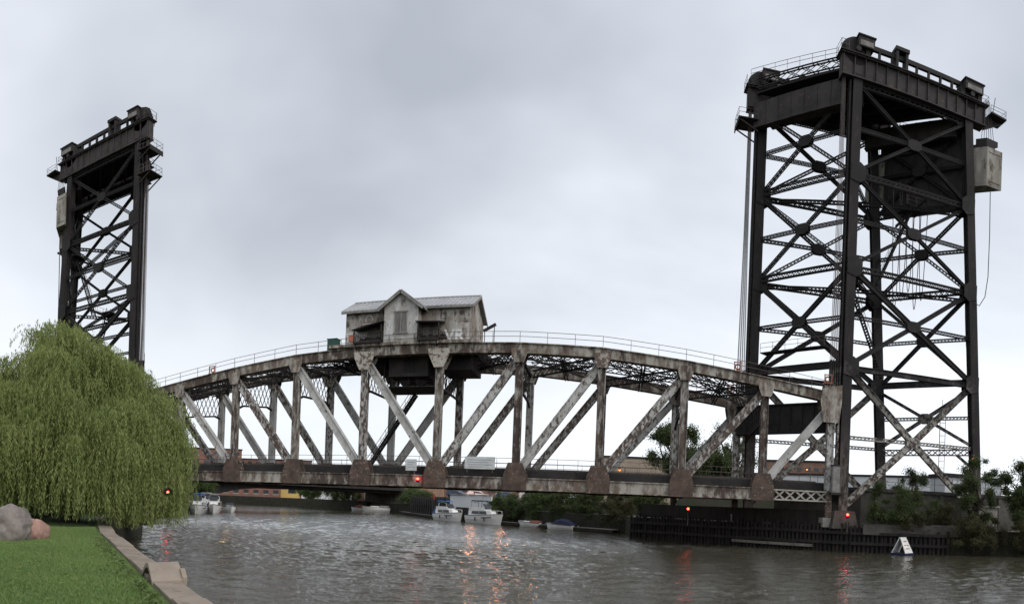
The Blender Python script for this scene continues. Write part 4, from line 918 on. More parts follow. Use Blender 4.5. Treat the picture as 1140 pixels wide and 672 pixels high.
# raised yard behind those walls, where vehicles are parked
tag(MB().add([(-13, 58, 2.61), (-4, 53.6, 2.61), (14, 46, 2.61), (60, 60, 2.61), (30, 110, 2.61), (-29, 83, 2.61)] + [(-13, 58.0, 4.5), (-4, 53.6, 4.5), (14, 46, 4.5), (60, 60, 4.5), (30, 110, 4.5), (-29, 83, 4.5)], [(6, 7, 8, 9, 10, 11)] + [(i, (i+1) % 6, (i+1) % 6+6, i+6) for i in range(6)]).build('yard_ground', 'town'), kind='structure')

# earth bank carrying the sidings beyond the right tower
lo_ = [(27, 33), (44, 16), (130, 10), (150, 60), (96, 52), (50, 84), (30, 72)]; ce_ = (72, 45)
hi_ = [(ce_[0]+(x-ce_[0])*.93, ce_[1]+(y-ce_[1])*.86) for x, y in lo_]
tag(MB().add([(x, y, 2.55) for x, y in lo_]+[(x, y, 7.4) for x, y in hi_], [tuple(range(7, 14))]+[(i, (i+1) % 7, (i+1) % 7+7, i+7) for i in range(7)]).build('siding_bank', 'soil'), kind='structure')

# ================================================================ VEGETATION
def quads(name, c, nrm, along, ln, wd, m, parent=None, org=(0, 0, 0)):
    """many leaf quads: centre c, direction along (unit), width direction nrm x along"""
    side = np.cross(nrm, along); side /= np.linalg.norm(side, axis=1)[:, None]+1e-9
    ln = ln[:, None]; wd = wd[:, None]; n = len(c)
    v = np.stack([c-along*ln/2, c+side*wd/2, c+along*ln/2, c-side*wd/2], 1).reshape(-1, 3) - np.array(org)
    me = bpy.data.meshes.new(name); me.vertices.add(4*n); me.vertices.foreach_set('co', v.ravel().astype(np.float32))
    me.loops.add(4*n); me.loops.foreach_set('vertex_index', np.arange(4*n, dtype=np.int32)); me.polygons.add(n)
    me.polygons.foreach_set('loop_start', np.arange(0, 4*n, 4, dtype=np.int32)); me.update(calc_edges=True)
    me.materials.append(M[m]); o = bpy.data.objects.new(name, me); COL.objects.link(o)
    if parent is not None: o.parent = parent
    else: o.location = org
    return o
def unit(a): return a/(np.linalg.norm(a, axis=1)[:, None]+1e-9)
def limb(mb, a, b, r0, r1, bend=.15, n=6, wob=.05):
    a, b = Vector(a), Vector(b); L = (b-a).length; pts = []; off = V(random.uniform(-1, 1), random.uniform(-1, 1), random.uniform(0, 1))*L*bend
    for i in range(n+1):
        f = i/n; pts.append(a+(b-a)*f+off*math.sin(PI*f)+V(random.uniform(-1, 1), random.uniform(-1, 1), 0)*L*wob*f*(1-f))
    mb.tube(pts, [r0+(r1-r0)*i/n for i in range(n+1)], 7); return pts[-1]
def tree(name, label, base, h, rx, ry, n_cl, n_leaf, m, ln=.28, wd=.14, trunk=True, cl=(.9, 1.5), low=.2, group='trees along the banks', cat='tree', bark='bark', flat=.8):
    base = Vector(base); t = thing(name, label, cat, base, group)
    zc = base.z+h*(low+1)/2; hz_ = h*(1-low)/2
    cs = []
    while len(cs) < n_cl:
        p = rng.uniform(-1, 1, 3)
        q2 = p[0]**2+p[1]**2+(p[2] if trunk else max(0, p[2]))**2
        if q2 > 1 or (q2 < .18 and rng.random() < .6): continue
        cs.append(p)
    cs = np.array(cs); cen = np.array([base.x, base.y, zc])+cs*np.array([rx, ry, hz_])*.86
    rad = rng.uniform(cl[0], cl[1], n_cl)
    per = np.maximum(8, (1.7*n_leaf*rad**2/np.sum(rad**2)).astype(int))
    C_ = np.repeat(cen, per, 0); Rr = np.repeat(rad, per)
    n = len(C_); d = unit(rng.normal(size=(n, 3))); rr = Rr*np.minimum(1.7, np.abs(rng.normal(size=n))*.45+.25)
    an = np.repeat(rng.uniform(.6, 1.45, (n_cl, 3)), per, 0)
    pos = C_+d*rr[:, None]*an*np.array([1, 1, flat])
    pos[:, 2] = np.maximum(pos[:, 2], base.z+.05)
    along = unit(rng.normal(size=(n, 3))+np.array([0, 0, -.35])+d*.5); nr = unit(rng.normal(size=(n, 3))*.7+np.array([0, 0, 1.0])+d*.5)
    quads('crown', pos, nr, along, ln*.72*rng.uniform(.6, 1.3, n), wd*.72*rng.uniform(.6, 1.3, n), m, t, tuple(base))
    mb = MB(); stems = 1 if trunk else 4
    if trunk:
        top = limb(mb, base-Z0*.3, base+V(random.uniform(-.1, .1)*rx, 0, h*.55), .035*h+.05, .018*h+.03, .04)
        for i in range(min(n_cl, 16)):
            c = cen[i]; f = random.uniform(.3, .95); st = base+(top-base)*f; limb(mb, st, tuple(c), .012*h+.02, .012, .1)
    else:
        for i in range(min(n_cl, 9)): limb(mb, base+V(random.uniform(-.3, .3)*rx, random.uniform(-.3, .3)*ry, -.2), tuple(cen[i]), .05, .012, .1)
    mb.build('trunk' if trunk else 'stems', bark, t, smooth=True)
    return t

# ---- weeping willow on the park bank
def willow():
    base = V(-6.6, -42.2, 1.9); H_, RX = 10.2, 5.35
    t = thing('willow_tree', 'large weeping willow with long trailing strands at the left', 'tree', base)
    mb = MB(); top = limb(mb, base-Z0*.3, base+V(.2, .1, 4.2), .55, .36, .05)
    heads = []
    # lobes: offset along the river side / towards the park, height, radius, number of cascades
    for (ox, oy, hl, rl, nl) in ((-.3, -.4, 10.0, 4.7, 90), (2.0, 2.1, 8.5, 2.85, 60), (-2.3, -2.2, 9.2, 3.8, 55), (1.9, -1.2, 7.6, 3.3, 50), (3.0, 1.2, 6.0, 2.2, 26), (-.6, -3.6, 7.2, 3.2, 34)):
        for _ in range(nl):
            a = rng.uniform(0, 2*PI); v = rng.uniform(0, 1)          # v: 0 = skirt, 1 = crest
            z = base.z + 2.4 + (hl-2.7)*v
            u = math.sqrt(max(.02, 1-v**2.1))*rng.uniform(.78, 1.0)*(1+.08*math.sin(a*5+v*6))
            if rng.random() < .15: u *= rng.uniform(.4, .8)
            heads.append((base.x+ox+math.cos(a)*u*rl, base.y+oy+math.sin(a)*u*rl, z+rng.normal()*.22, a, u))
    rng.shuffle(heads)
    for i in range(14):
        hx, hy, hz_, a, u = heads[i*7]; limb(mb, top-Z0*random.uniform(0, 1.5), (hx*.8+base.x*.2, hy*.8+base.y*.2, hz_-.4), .2, .03, .12)
    mb.build('trunk', 'bark', t, smooth=True)
    P_, A_, Ln = [], [], []
    lightp = np.array([-26.6, -10.6, 3.55]); camp = np.array(CAM); ld = lightp-camp; ld /= np.linalg.norm(ld)
    for (hx, hy, hz_, a, u) in heads:
        ns = rng.integers(40, 75); spread = rng.uniform(.18, .36)
        reach = rng.uniform(.5, 1.35); clen = rng.uniform(1.1, 3.4)*(.75+.6*u)
        for _ in range(ns):
            th = a+rng.normal()*1.35; o = rng.normal(size=3)*np.array([spread, spread, .16])
            L = clen*rng.uniform(.5, 1.2); rch = reach*rng.uniform(.1, 1.25)
            z_end = hz_-L; lowest = 2.05 if not (hx+ hy*.0 > -2.5 and u > .8) else 1.7
            L = min(L, hz_+o[2]-lowest-rng.exponential(.25))
            if L < .6: continue
            m_ = int(L*13)+8; s_ = np.linspace(0, 1, m_)+rng.uniform(-.5, .5, m_)/m_; s_ = np.clip(s_, 0, 1)
            arc = 1-np.exp(-s_*L/.6)
            px = hx+o[0]+math.cos(th)*rch*arc; py = hy+o[1]+math.sin(th)*rch*arc
            pz = hz_+o[2]+.35*np.sin(np.clip(s_*L/.9, 0, PI))*.6 - L*np.maximum(0, s_-.06)
            p = np.stack([px, py, pz], 1); p[:, :2] += rng.normal(size=(m_, 2))*.035
            rel = p-camp; dist = np.linalg.norm(rel-np.outer(rel@ld, ld), axis=1)
            p = p[dist > .22]
            if not len(p): continue
            al = unit(np.stack([rng.normal(size=len(p))*.38, rng.normal(size=len(p))*.38, -np.ones(len(p))], 1))
            P_.append(p); A_.append(al)
    p = np.concatenate(P_); al = np.concatenate(A_); n = len(p)
    nr = unit(rng.normal(size=(n, 3))*np.array([1, 1, .25]))
    quads('crown', p, nr, al, rng.uniform(.12, .26, n), rng.uniform(.024, .05, n), 'willow', t, tuple(base))
    return t
willow()
# far side of the park: a second willow mass behind and left of the first
tree('broad_tree', 'round green tree on the left bank beyond the willow', (-66.5, 47.5, 1.85), 6.0, 4.2, 3.6, 26, 9000, 'leaf', .34, .2, cl=(1.0, 1.6), low=.1)
tree('broad_tree', 'tall leafy tree behind the right part of the bridge', (29.0, 45.5, 4.4), 17.0, 5.8, 5.2, 46, 24000, 'leaf_d', .42, .24, cl=(1.2, 2.1), low=.12)
tree('broad_tree', 'sparse pale tree between the trusses near the right tower', (38.2, 43.0, 4.4), 18.5, 5.0, 4.8, 34, 7500, 'leaf', .42, .22, cl=(1.1, 1.9), low=.1)
tree('broad_tree', 'dense dark tree low behind the span near the right tower', (34.5, 38.0, 3.5), 12.0, 5.6, 4.0, 44, 20000, 'leaf_d', .40, .24, cl=(1.2, 2.0), low=.05)
tree('broad_tree', 'dark tree at the far bank left of the brown brick block', (-61.5, 112.5, 1.6), 8.4, 8.5, 4.5, 44, 16000, 'leaf_d', .5, .3, cl=(1.4, 2.3), low=.0)
tree('broad_tree', 'light green tree at the far bank right of the pale warehouse', (-75.0, 116.5, 2.0), 6.6, 4.6, 3.5, 28, 9000, 'leaf', .5, .3, cl=(1.2, 1.9), low=.05)
tree('broad_tree', 'small tree top showing over the bridge deck left of centre', (-95.0, 160, 2.6), 15.0, 6.0, 5.0, 20, 5000, 'leaf_d', .6, .36, cl=(1.6, 2.6), low=.25)
tree('shrub', 'rounded green shrub on the bank beside the brown brick block', (-31.5, 91.5, 2.6), 4.4, 4.6, 3.0, 24, 8000, 'leaf', .36, .22, False, (1.0, 1.6), 0, 'shrubs on the banks', 'shrub')
tree('shrub', 'smaller shrub at the upriver end of the sheet pile wall', (-27.0, 84.5, 2.6), 3.4, 3.0, 2.4, 18, 5000, 'leaf_d', .36, .22, False, (.9, 1.4), 0, 'shrubs on the banks', 'shrub')
bl = ['leftmost bush of the bank above the docked small boats, beside the pale wall', 'second bush from the left on the bank above the small boats', 'third bush from the left on the bank above the small boats', 'fourth bush from the left on the bank above the small boats', 'fifth bush from the left on the bank above the small boats', 'rightmost bush on the bank, next to the black fender wall']
for i, (x, y, h, r, m) in enumerate(((-1.0, 48.3, 5.6, 2.8, 'leaf'), (3.0, 44.6, 5.8, 3.0, 'leaf_d'), (7.0, 41.0, 6.0, 3.1, 'leaf'), (11.0, 37.7, 5.6, 3.0, 'leaf_d'), (15.2, 34.2, 5.8, 3.0, 'leaf_d'), (19.4, 30.6, 5.4, 2.8, 'leaf_b'))):
    tree('bush', bl[i], (x, y, .7), h, r, r*.85, 34, 11000, m, .30, .17, False, (.6, 1.1), 0, 'bushes on the far bank slope', 'bush')
ul = ['leftmost bush of the row behind the bank bushes', 'middle bush of the row behind the bank bushes', 'rightmost bush of the row behind the bank bushes']
for i, (x, y, h, r) in enumerate(((6.5, 49.5, 3.2, 3.8), (13.5, 46.0, 4.2, 4.2), (20.5, 41.0, 4.6, 4.4))):
    tree('bush', ul[i], (x, y, 4.0), h, r, r*.8, 30, 11000, ('leaf_b', 'leaf', 'leaf_d')[i], .32, .18, False, (.8, 1.3), 0, 'bushes behind the bank slope', 'bush')
# bushes at the right tower
tree('bush', 'spreading dark bush at the foot of the right tower, between its near legs', (46.9, -2.9, 2.6), 5.2, 3.1, 1.7, 34, 13000, 'leaf_d', .24, .12, False, (.5, .95), .1, 'bushes by the right tower', 'bush')
tree('bush', 'low bush hanging over the ledge beside the right tower', (49.6, -4.0, 2.6), 2.2, 2.0, 1.3, 16, 4500, 'leaf_b', .22, .11, False, (.4, .8), 0, 'bushes by the right tower', 'bush')
tree('bank_tree', 'young feathery tree in front of the right tower rear leg', (55.4, -7.0, 2.4), 8.6, 3.0, 2.2, 42, 12000, 'leaf_d', .30, .13, True, (.4, .85), .05, 'trees by the right tower', 'tree')
tree('bank_tree', 'leafy tree at the right picture edge', (60.6, -8.2, 2.4), 8.4, 3.6, 2.4, 46, 18000, 'leaf_d', .30, .14, True, (.5, 1.0), .0, 'trees by the right tower', 'tree')
tree('bush', 'brownish bush at the waterside under the young feathery tree', (55.5, -7.6, .4), 4.6, 3.6, 1.5, 34, 12000, 'leaf_b', .24, .11, False, (.5, 1.0), 0, 'bushes by the right tower', 'bush')
tree('bush', 'brownish bush at the waterside by the right picture edge', (61.5, -9.9, .4), 5.0, 3.8, 1.7, 34, 12000, 'leaf_b', .24, .11, False, (.5, 1.0), 0, 'bushes by the right tower', 'bush')
tree('bush', 'small bush growing on the railway wall behind the tower', (52.0, 2.2, 6.8), 2.6, 2.4, 1.0, 14, 4000, 'leaf_d', .24, .12, False, (.4, .8), 0, 'bushes by the right tower', 'bush')
tree('bush', 'ragged bush against the dark railway wall between the tower legs', (51.5, -.4, 2.6), 4.6, 3.4, 1.2, 30, 9000, 'leaf_d', .24, .12, False, (.5, .9), 0, 'bushes by the right tower', 'bush')
tree('bush', 'hedge bush behind the boulders, under the willow', (-13.5, -40.5, 1.9), 3.4, 4.5, 3.0, 26, 9000, 'leaf_d', .26, .13, False, (.7, 1.2), 0, 'bushes behind the willow', 'bush')
tree('bush', 'hedge bush on the river side behind the willow', (-14.5, -30.5, 1.2), 3.6, 3.6, 2.6, 26, 9000, 'leaf_d', .26, .13, False, (.7, 1.2), 0, 'bushes behind the willow', 'bush')
tree('bush', 'bush filling the gap between the bank bushes and the black wall', (24.5, 35.0, 2.4), 5.2, 3.6, 2.6, 30, 10000, 'leaf_d', .3, .17, False, (.7, 1.2), 0, 'bushes behind the bank slope', 'bush')
tree('bush', 'trailing bush at the foot of the concrete block by the tower rear leg', (54.0, -2.6, 2.4), 3.6, 2.6, 1.2, 26, 8000, 'leaf_b', .24, .12, False, (.5, .9), 0, 'bushes by the right tower', 'bush')
# bare pole by the right edge
tag(MB().tube([(63.0, 5.5, 2.6), (63.1, 5.5, 14.6)], [.16, .11], 7).build('utility_pole', 'bark', None, (63, 5.5, 2.6)), 'bare thin pole standing at the right picture edge', 'pole')

# lawn: blades of grass
def inside(px, py, poly):
    r = np.zeros(len(px), bool); k = len(poly)
    for i in range(k):
        x1, y1 = poly[i]; x2, y2 = poly[(i+1) % k]
        c = ((y1 > py) != (y2 > py)) & (px < (x2-x1)*(py-y1)/(y2-y1+1e-12)+x1); r ^= c
    return r
lawn = [(14.0, -58.15), (11.9, -56.4), (0, -46.55), (-7.5, -39.6), (-14, -40), (-14, -50), (2, -62), (12, -66)]
n = 420000; dist = 6+22*rng.uniform(0, 1, n)**1.0; ang = rng.uniform(-1.25, -.42, n)
# bearings measured from the camera's standing place
gx = CAM.x+dist*np.sin(ang+yaw); gy = CAM.y+dist*np.cos(ang+yaw)
k = inside(gx, gy, lawn); gx, gy, dist = gx[k], gy[k], dist[k]; n = len(gx)
al = unit(np.stack([rng.normal(size=n)*.5, rng.normal(size=n)*.5, np.ones(n)], 1)); h = rng.uniform(.05, .11, n)*(1+.4*np.sin(gx*1.7)*np.cos(gy*1.3))
c = np.stack([gx, gy, 1.95+h*.42], 1)
tag(quads('grass', c, unit(rng.normal(size=(n, 3))*np.array([1, 1, .2])), al, h, rng.uniform(.010, .020, n), 'grass', None, (0, 0, 0)), 'short green lawn grass of the park', 'grass', kind='stuff')
# weeds along the inner edge of the seawall
n = 1500; f = rng.uniform(0, 1, n)**1.4; base_p = np.array([[13.55, -58.25]])+np.outer(f*14, np.array([d_.x, d_.y]))
cl_ = np.sin(f*55)*.5+.5
off = rng.exponential(.09, n)*(1+1.6*(np.abs(f-.36) < .07)); base_p = base_p-np.outer(off-.25, np.array([n_.x, n_.y]))
hh = rng.uniform(.01, .15, n)*(.3+cl_)
c = np.stack([base_p[:, 0], base_p[:, 1], 1.97+hh], 1)
tag(quads('weeds', c, unit(rng.normal(size=(n, 3))+np.array([0, 0, 1.2])), unit(rng.normal(size=(n, 3))), rng.uniform(.05, .12, n), rng.uniform(.03, .06, n), 'weed', None, (0, 0, 0)), 'low leafy weeds along the seawall', 'weeds', kind='stuff')

# fallen willow leaves and clover on the lawn
n = 2600; dist = 7+19*rng.uniform(0, 1, n); ang = rng.uniform(-1.25, -.5, n); gx = CAM.x+dist*np.sin(ang+yaw); gy = CAM.y+dist*np.cos(ang+yaw)
k = inside(gx, gy, lawn); gx, gy = gx[k], gy[k]; n = len(gx)
tag(quads('fallen_leaves', np.stack([gx, gy, np.full(n, 2.03)+rng.uniform(0, .02, n)], 1), unit(rng.normal(size=(n, 3))*.35+np.array([0, 0, 1])), unit(rng.normal(size=(n, 3))*np.array([1, 1, .1])), rng.uniform(.05, .10, n), rng.uniform(.012, .02, n), 'fallen', None, (0, 0, 0)), 'yellowed fallen willow leaves scattered on the lawn', 'leaves', kind='stuff')
# boulders
from mathutils import noise as mn
def boulder(name, label, c, s, m, seed, rotz=0, sq=1.0):
    import bmesh
    bm = bmesh.new(); bmesh.ops.create_icosphere(bm, subdivisions=5, radius=1); off = V(seed*3.1, seed*1.7, seed)
    for v in bm.verts:
        p = v.co.copy(); q = p.normalized()
        k = 1+.22*mn.noise(q*1.1+off)+.10*mn.noise(q*2.6+off)+.04*mn.noise(q*6+off)+.015*mn.noise(q*15+off)
        p = V(*(math.copysign(abs(a)**sq, a) for a in q))*k
        # chipped facets
        for fn, fd in ((V(.3, -.7, .6), .86), (V(-.8, -.4, .4), .9), (V(.8, -.3, .5), .88), (V(0, .2, 1), .93)):
            fn = (fn+off*.02).normalized(); dd = p.dot(fn)-fd
            if dd > 0: p -= fn*dd*.75
        v.co = V(p.x*s[0], p.y*s[1], p.z*s[2])
    bm.transform(Matrix.Rotation(rotz, 4, 'Z'))
    me = bpy.data.meshes.new(name); bm.to_mesh(me); bm.free(); me.materials.append(M[m]); me.polygons.foreach_set('use_smooth', [True]*len(me.polygons))
    o = bpy.data.objects.new(name, me); COL.objects.link(o); o.location = c; return tag(o, label, 'boulder', 'boulders on the lawn')
boulder('boulder', 'big grey granite boulder on the lawn at the left edge', (1.55, -51.95, 2.35), (.86, .76, .80), 'rock_g', 2.3, .9)
boulder('boulder', 'small pink granite boulder right of the grey one', (1.85, -51.12, 2.2), (.42, .42, .47), 'rock_p', 5.1, .4, .8)

# ================================================================ BOATS
def boat(label, pos, rz, L, B, fb, kind, cover=None, stripe=None):
    """bow towards +x local; kind: cruiser, runabout, covered"""
    T = thing('motor_boat', label, 'boat', (0, 0, 0), 'moored boats')
    st = 12; secs = []
    for i in range(st+1):
        f = i/st; x = -L/2+L*f; wv = B/2*(1-max(0, (f-.45)/.55)**2.2)*(.9+.1*min(1, f*4)); wv = max(wv, .03); sh = fb*(1+.35*f**2)
        xk = x - (.10*L*max(0, f-.7)/.3 if False else 0)
        secs.append([(x-.1*L*max(0, f-.6)/.4*1.0, 0, -.25*(1-f*.6)), (x-.06*L*max(0, f-.6)/.4, -wv*.72, .02), (x-.03*L*max(0, f-.6)/.4, -wv*.93, sh*.5), (x, -wv, sh), (x, wv, sh), (x-.03*L*max(0, f-.6)/.4, wv*.93, sh*.5), (x-.06*L*max(0, f-.6)/.4, wv*.72, .02)])
    vs = [p for s_ in secs for p in s_]; fs = []
    for i in range(st):
        for j in range(7): fs.append((i*7+j, (i+1)*7+j, (i+1)*7+(j+1) % 7, i*7+(j+1) % 7))
    fs += [tuple(range(6, -1, -1)), tuple(st*7+j for j in range(7))]
    hull = MB().add(vs, fs).build('hull', 'gelcoat', T, (0, 0, 0), smooth=False)
    # rub rail
    for sg in (3, 4): MB().tube([secs[i][sg] for i in range(st+1)], .05, 5).build('rub_rail', stripe or 'rail', hull, (0, 0, 0))
    def loft(rings, name, m, par=T):
        k = len(rings[0]); mb = MB().add([p for r in rings for p in r], [(i*k+j, i*k+(j+1) % k, (i+1)*k+(j+1) % k, (i+1)*k+j) for i in range(len(rings)-1) for j in range(k)]+[tuple(range(k-1, -1, -1)), tuple((len(rings)-1)*k+j for j in range(k))]); return mb.build(name, m, par, (0, 0, 0))
    def ring(x0, x1, w0, w1, z): return [(x0, -w0, z), (x1, -w1, z), (x1, w1, z), (x0, w0, z)]
    if kind == 'cruiser':
        loft([ring(-L*.46, L*.28, B*.42, B*.26, fb*1.02), ring(-L*.44, L*.20, B*.38, B*.22, fb*1.6)], 'cabin', 'gelcoat')
        for sg in (-1, 1): MB().plate([(-L*.30, sg*B*.405, fb*1.2), (L*.12, sg*B*.305, fb*1.2), (L*.09, sg*B*.285, fb*1.55), (-L*.29, sg*B*.385, fb*1.55)], .03, (.1, sg, .2)).build('cabin_window', 'glass', T, (0, 0, 0))
        loft([ring(-L*.40, L*.08, B*.36, B*.28, fb*1.61), ring(-L*.40, L*.02, B*.36, B*.28, fb*2.05)], 'flybridge', 'gelcoat')
        MB().plate([(L*.075, -B*.26, fb*1.9), (L*.075, B*.26, fb*1.9), (-L*.02, B*.24, fb*2.45), (-L*.02, -B*.24, fb*2.45)], .04, (1, 0, .35)).build('windshield', 'glass', T, (0, 0, 0))
        if cover: 
            loft([ring(-L*.36, -L*.02, B*.34, B*.30, fb*2.75), ring(-L*.34, -L*.04, B*.28, B*.26, fb*2.9)], 'canvas_top', cover)
            for sx in (-.34, -.04):
                for sg in (-1, 1): MB().tube([(L*sx, sg*B*.3, fb*2.0), (L*sx, sg*B*.3, fb*2.76)], .03, 5).build('canopy_post', 'rail', T, (0, 0, 0))
        rl = MB(); pts = [V(x, sg*y_, fb*1.35+.45) for sg in (1,) for x, y_ in ((-L*.05, B*.47), (L*.2, B*.42), (L*.38, B*.24), (L*.47, .05))]; pts += [V(p.x, -p.y, p.z) for p in pts[::-1]]
        rl.tube(pts, .025, 5)
        for p in pts: rl.tube([p-Z0*.55, p], .02, 4)
        rl.build('bow_rail', 'gelcoat', T, (0, 0, 0))
        for sg in (-1, 1):
            MB().plate([(L*.02, sg*B*.5, fb*.72), (L*.3, sg*B*.42, fb*.78), (L*.3, sg*B*.42, fb*.9), (L*.02, sg*B*.5, fb*.84)], .03, (.2, sg, 0)).build('hull_window', 'glass', T, (0, 0, 0))
            MB().tube([(-L*.42, sg*B*.4, fb*1.0), (-L*.42, sg*B*.4, fb*1.9)], .03, 5).build('stern_post', 'rail', T, (0, 0, 0))
        loft([ring(-L*.49, -L*.4, B*.42, B*.42, fb*1.0), ring(-L*.47, -L*.41, B*.38, B*.38, fb*1.7)], 'stern_canvas', cover or 'canvas')
        MB().tube([V(-L*.30, sg_*B*.34, z_) for sg_, z_ in ((-1, fb*2.0), (-.9, fb*2.5), (-.5, fb*2.62), (.5, fb*2.62), (.9, fb*2.5), (1, fb*2.0))], .06, 6).build('radar_arch', 'gelcoat', T, (0, 0, 0))
        for fx in (-.15, .12): MB().tube([(L*fx, -B*.52, fb*.35), (L*fx, -B*.52, fb*.8)], .09, 6).build('fender', 'navy', T, (0, 0, 0))
        MB().tube([(-L*.1, 0, fb*2.2), (-L*.12, 0, fb*4.0)], .025, 4).build('aerial', 'rail', T, (0, 0, 0))
    elif kind == 'runabout':
        loft([ring(-L*.1, L*.36, B*.42, B*.2, fb*1.0), ring(-L*.05, L*.2, B*.32, B*.16, fb*1.35)], 'foredeck', 'gelcoat')
        MB().plate([(L*.02, -B*.34, fb*1.3), (L*.02, B*.34, fb*1.3), (-L*.06, B*.3, fb*1.9), (-L*.06, -B*.3, fb*1.9)], .04, (1, 0, .4)).build('windshield', 'glass', T, (0, 0, 0))
        loft([ring(-L*.42, -L*.08, B*.4, B*.38, fb*1.05), ring(-L*.38, -L*.1, B*.34, B*.32, fb*1.5)], 'cockpit_cover', cover or 'redp')
        MB().box(-L*.56, -L*.49, -.25, .25, .1, fb*1.5).build('outboard_motor', 'navy', T, (0, 0, 0))
    else:
        rings = []
        for f, hh_ in ((-.47, .15), (-.3, .75), (-.05, .95), (.15, .6), (.34, .12)):
            wv = B*.5*(1-max(0, (f+.05)/.55)**2.2); rings.append([(L*f, -wv, fb*1.0), (L*f, -wv*.7, fb*1.05+hh_*.7), (L*f, 0, fb*1.08+hh_), (L*f, wv*.7, fb*1.05+hh_*.7), (L*f, wv, fb*1.0)])
        loft(rings, 'canvas_cover', cover or 'navy')
        MB().box(-L*.55, -L*.48, -.25, .25, .1, fb*1.3).build('outboard_motor', 'navy', T, (0, 0, 0))
    T.location = pos; T.rotation_euler = (0, 0, rz); return T
boat('white cruiser with blue canvas top, left of the two big boats', (-11.6, 51.0, 0), math.radians(-38), 7.6, 2.8, 1.3, 'cruiser', 'blue')
boat('white cabin cruiser with dark canopy, right of the two big boats', (-3.4, 44.6, 0), math.radians(-32), 8.0, 2.9, 1.4, 'cruiser', 'navy')
boat('small open motorboat with reddish cockpit cover at the dock', (5.2, 38.7, 0), math.radians(145), 5.4, 2.0, .75, 'runabout', 'redp')
boat('small motorboat under a navy canvas cover at the dock end', (10.6, 33.1, 0), math.radians(150), 5.4, 2.1, .75, 'covered', 'navy')
boat('green covered small boat, leftmost of the far left boats', (-46.2, 15.6, 0), math.radians(-55), 5.0, 2.0, .7, 'covered', 'teal')
boat('white cruiser with bright blue top among the far left boats', (-47.6, 22.5, 0), math.radians(-60), 8.0, 2.9, 1.2, 'cruiser', 'blue')
boat('plain white cruiser, third of the far left boats', (-48.6, 28.5, 0), math.radians(-55), 8.0, 2.9, 1.2, 'cruiser', 'trim')
boat('white runabout with dark cover, rightmost of the far left boats', (-50.2, 36.0, 0), math.radians(-50), 6.5, 2.3, .95, 'runabout', 'navy')
boat('white cabin boat with grey top, farthest of the far left boats', (-54.3, 34.5, 0), math.radians(-40), 7.5, 2.8, 1.25, 'cruiser', 'trim')
boat('far white cruiser moored below the brown brick block', (-45.0, 99.8, 0), math.radians(200), 8.5, 3.0, 1.15, 'runabout', 'trim')
boat('small far boat with red hull cover left of the white one', (-51.5, 102.0, 0), math.radians(170), 5.0, 2.0, .8, 'covered', 'redp')
t = thing('boat_flag', 'red flag on a staff at the left cruiser', 'flag', (-14.6, 50.0, 1.4))
MB().tube([(-14.6, 50.0, 1.4), (-14.7, 50, 5.0)], .03, 5).build('staff', 'rail', t); MB().plate([(-14.7, 50, 4.0), (-14.3, 49.9, 3.9), (-14.35, 49.9, 4.7), (-14.7, 50, 4.9)], .02, (0, 1, 0)).build('cloth', 'flag', t)
# white A-frame float
t = thing('a_frame_float', 'white A-frame warning board floating by the right bank', 'buoy', (46.9, -6.2, 0))
c_ = V(46.9, -6.2, 0); e_ = V(.80, .60, 0).normalized(); g_ = V(.60, -.80, 0).normalized()
MB().bar(c_-e_*1.05+Z0*.1, c_+e_*1.05+Z0*.1, 1.7, .24).build('float_base', 'navy', t)
for sg in (-1, 1):
    p0, p1 = c_+g_*.78*sg+Z0*.22, c_+g_*.05*sg+Z0*1.75
    MB().plate([p0-e_*.85, p0+e_*.85, p1+e_*.62, p1-e_*.62], .07, (g_*sg+Z0*.42)).build('board', 'white', t)
    if sg > 0:
        for (u0, u1, f) in ((-.35, .35, .75), (-.5, -.1, .5), (.1, .5, .5), (-.45, .4, .28)):
            q = p0+(p1-p0)*f+(g_+Z0*.42).normalized()*.045; MB().bar(q+e_*u0, q+e_*u1, .02, .09).build('faded_print', 'redp', t)
MB().bar(c_-e_*.64+Z0*1.77, c_+e_*.64+Z0*1.77, .2, .08).build('ridge_board', 'white', t)

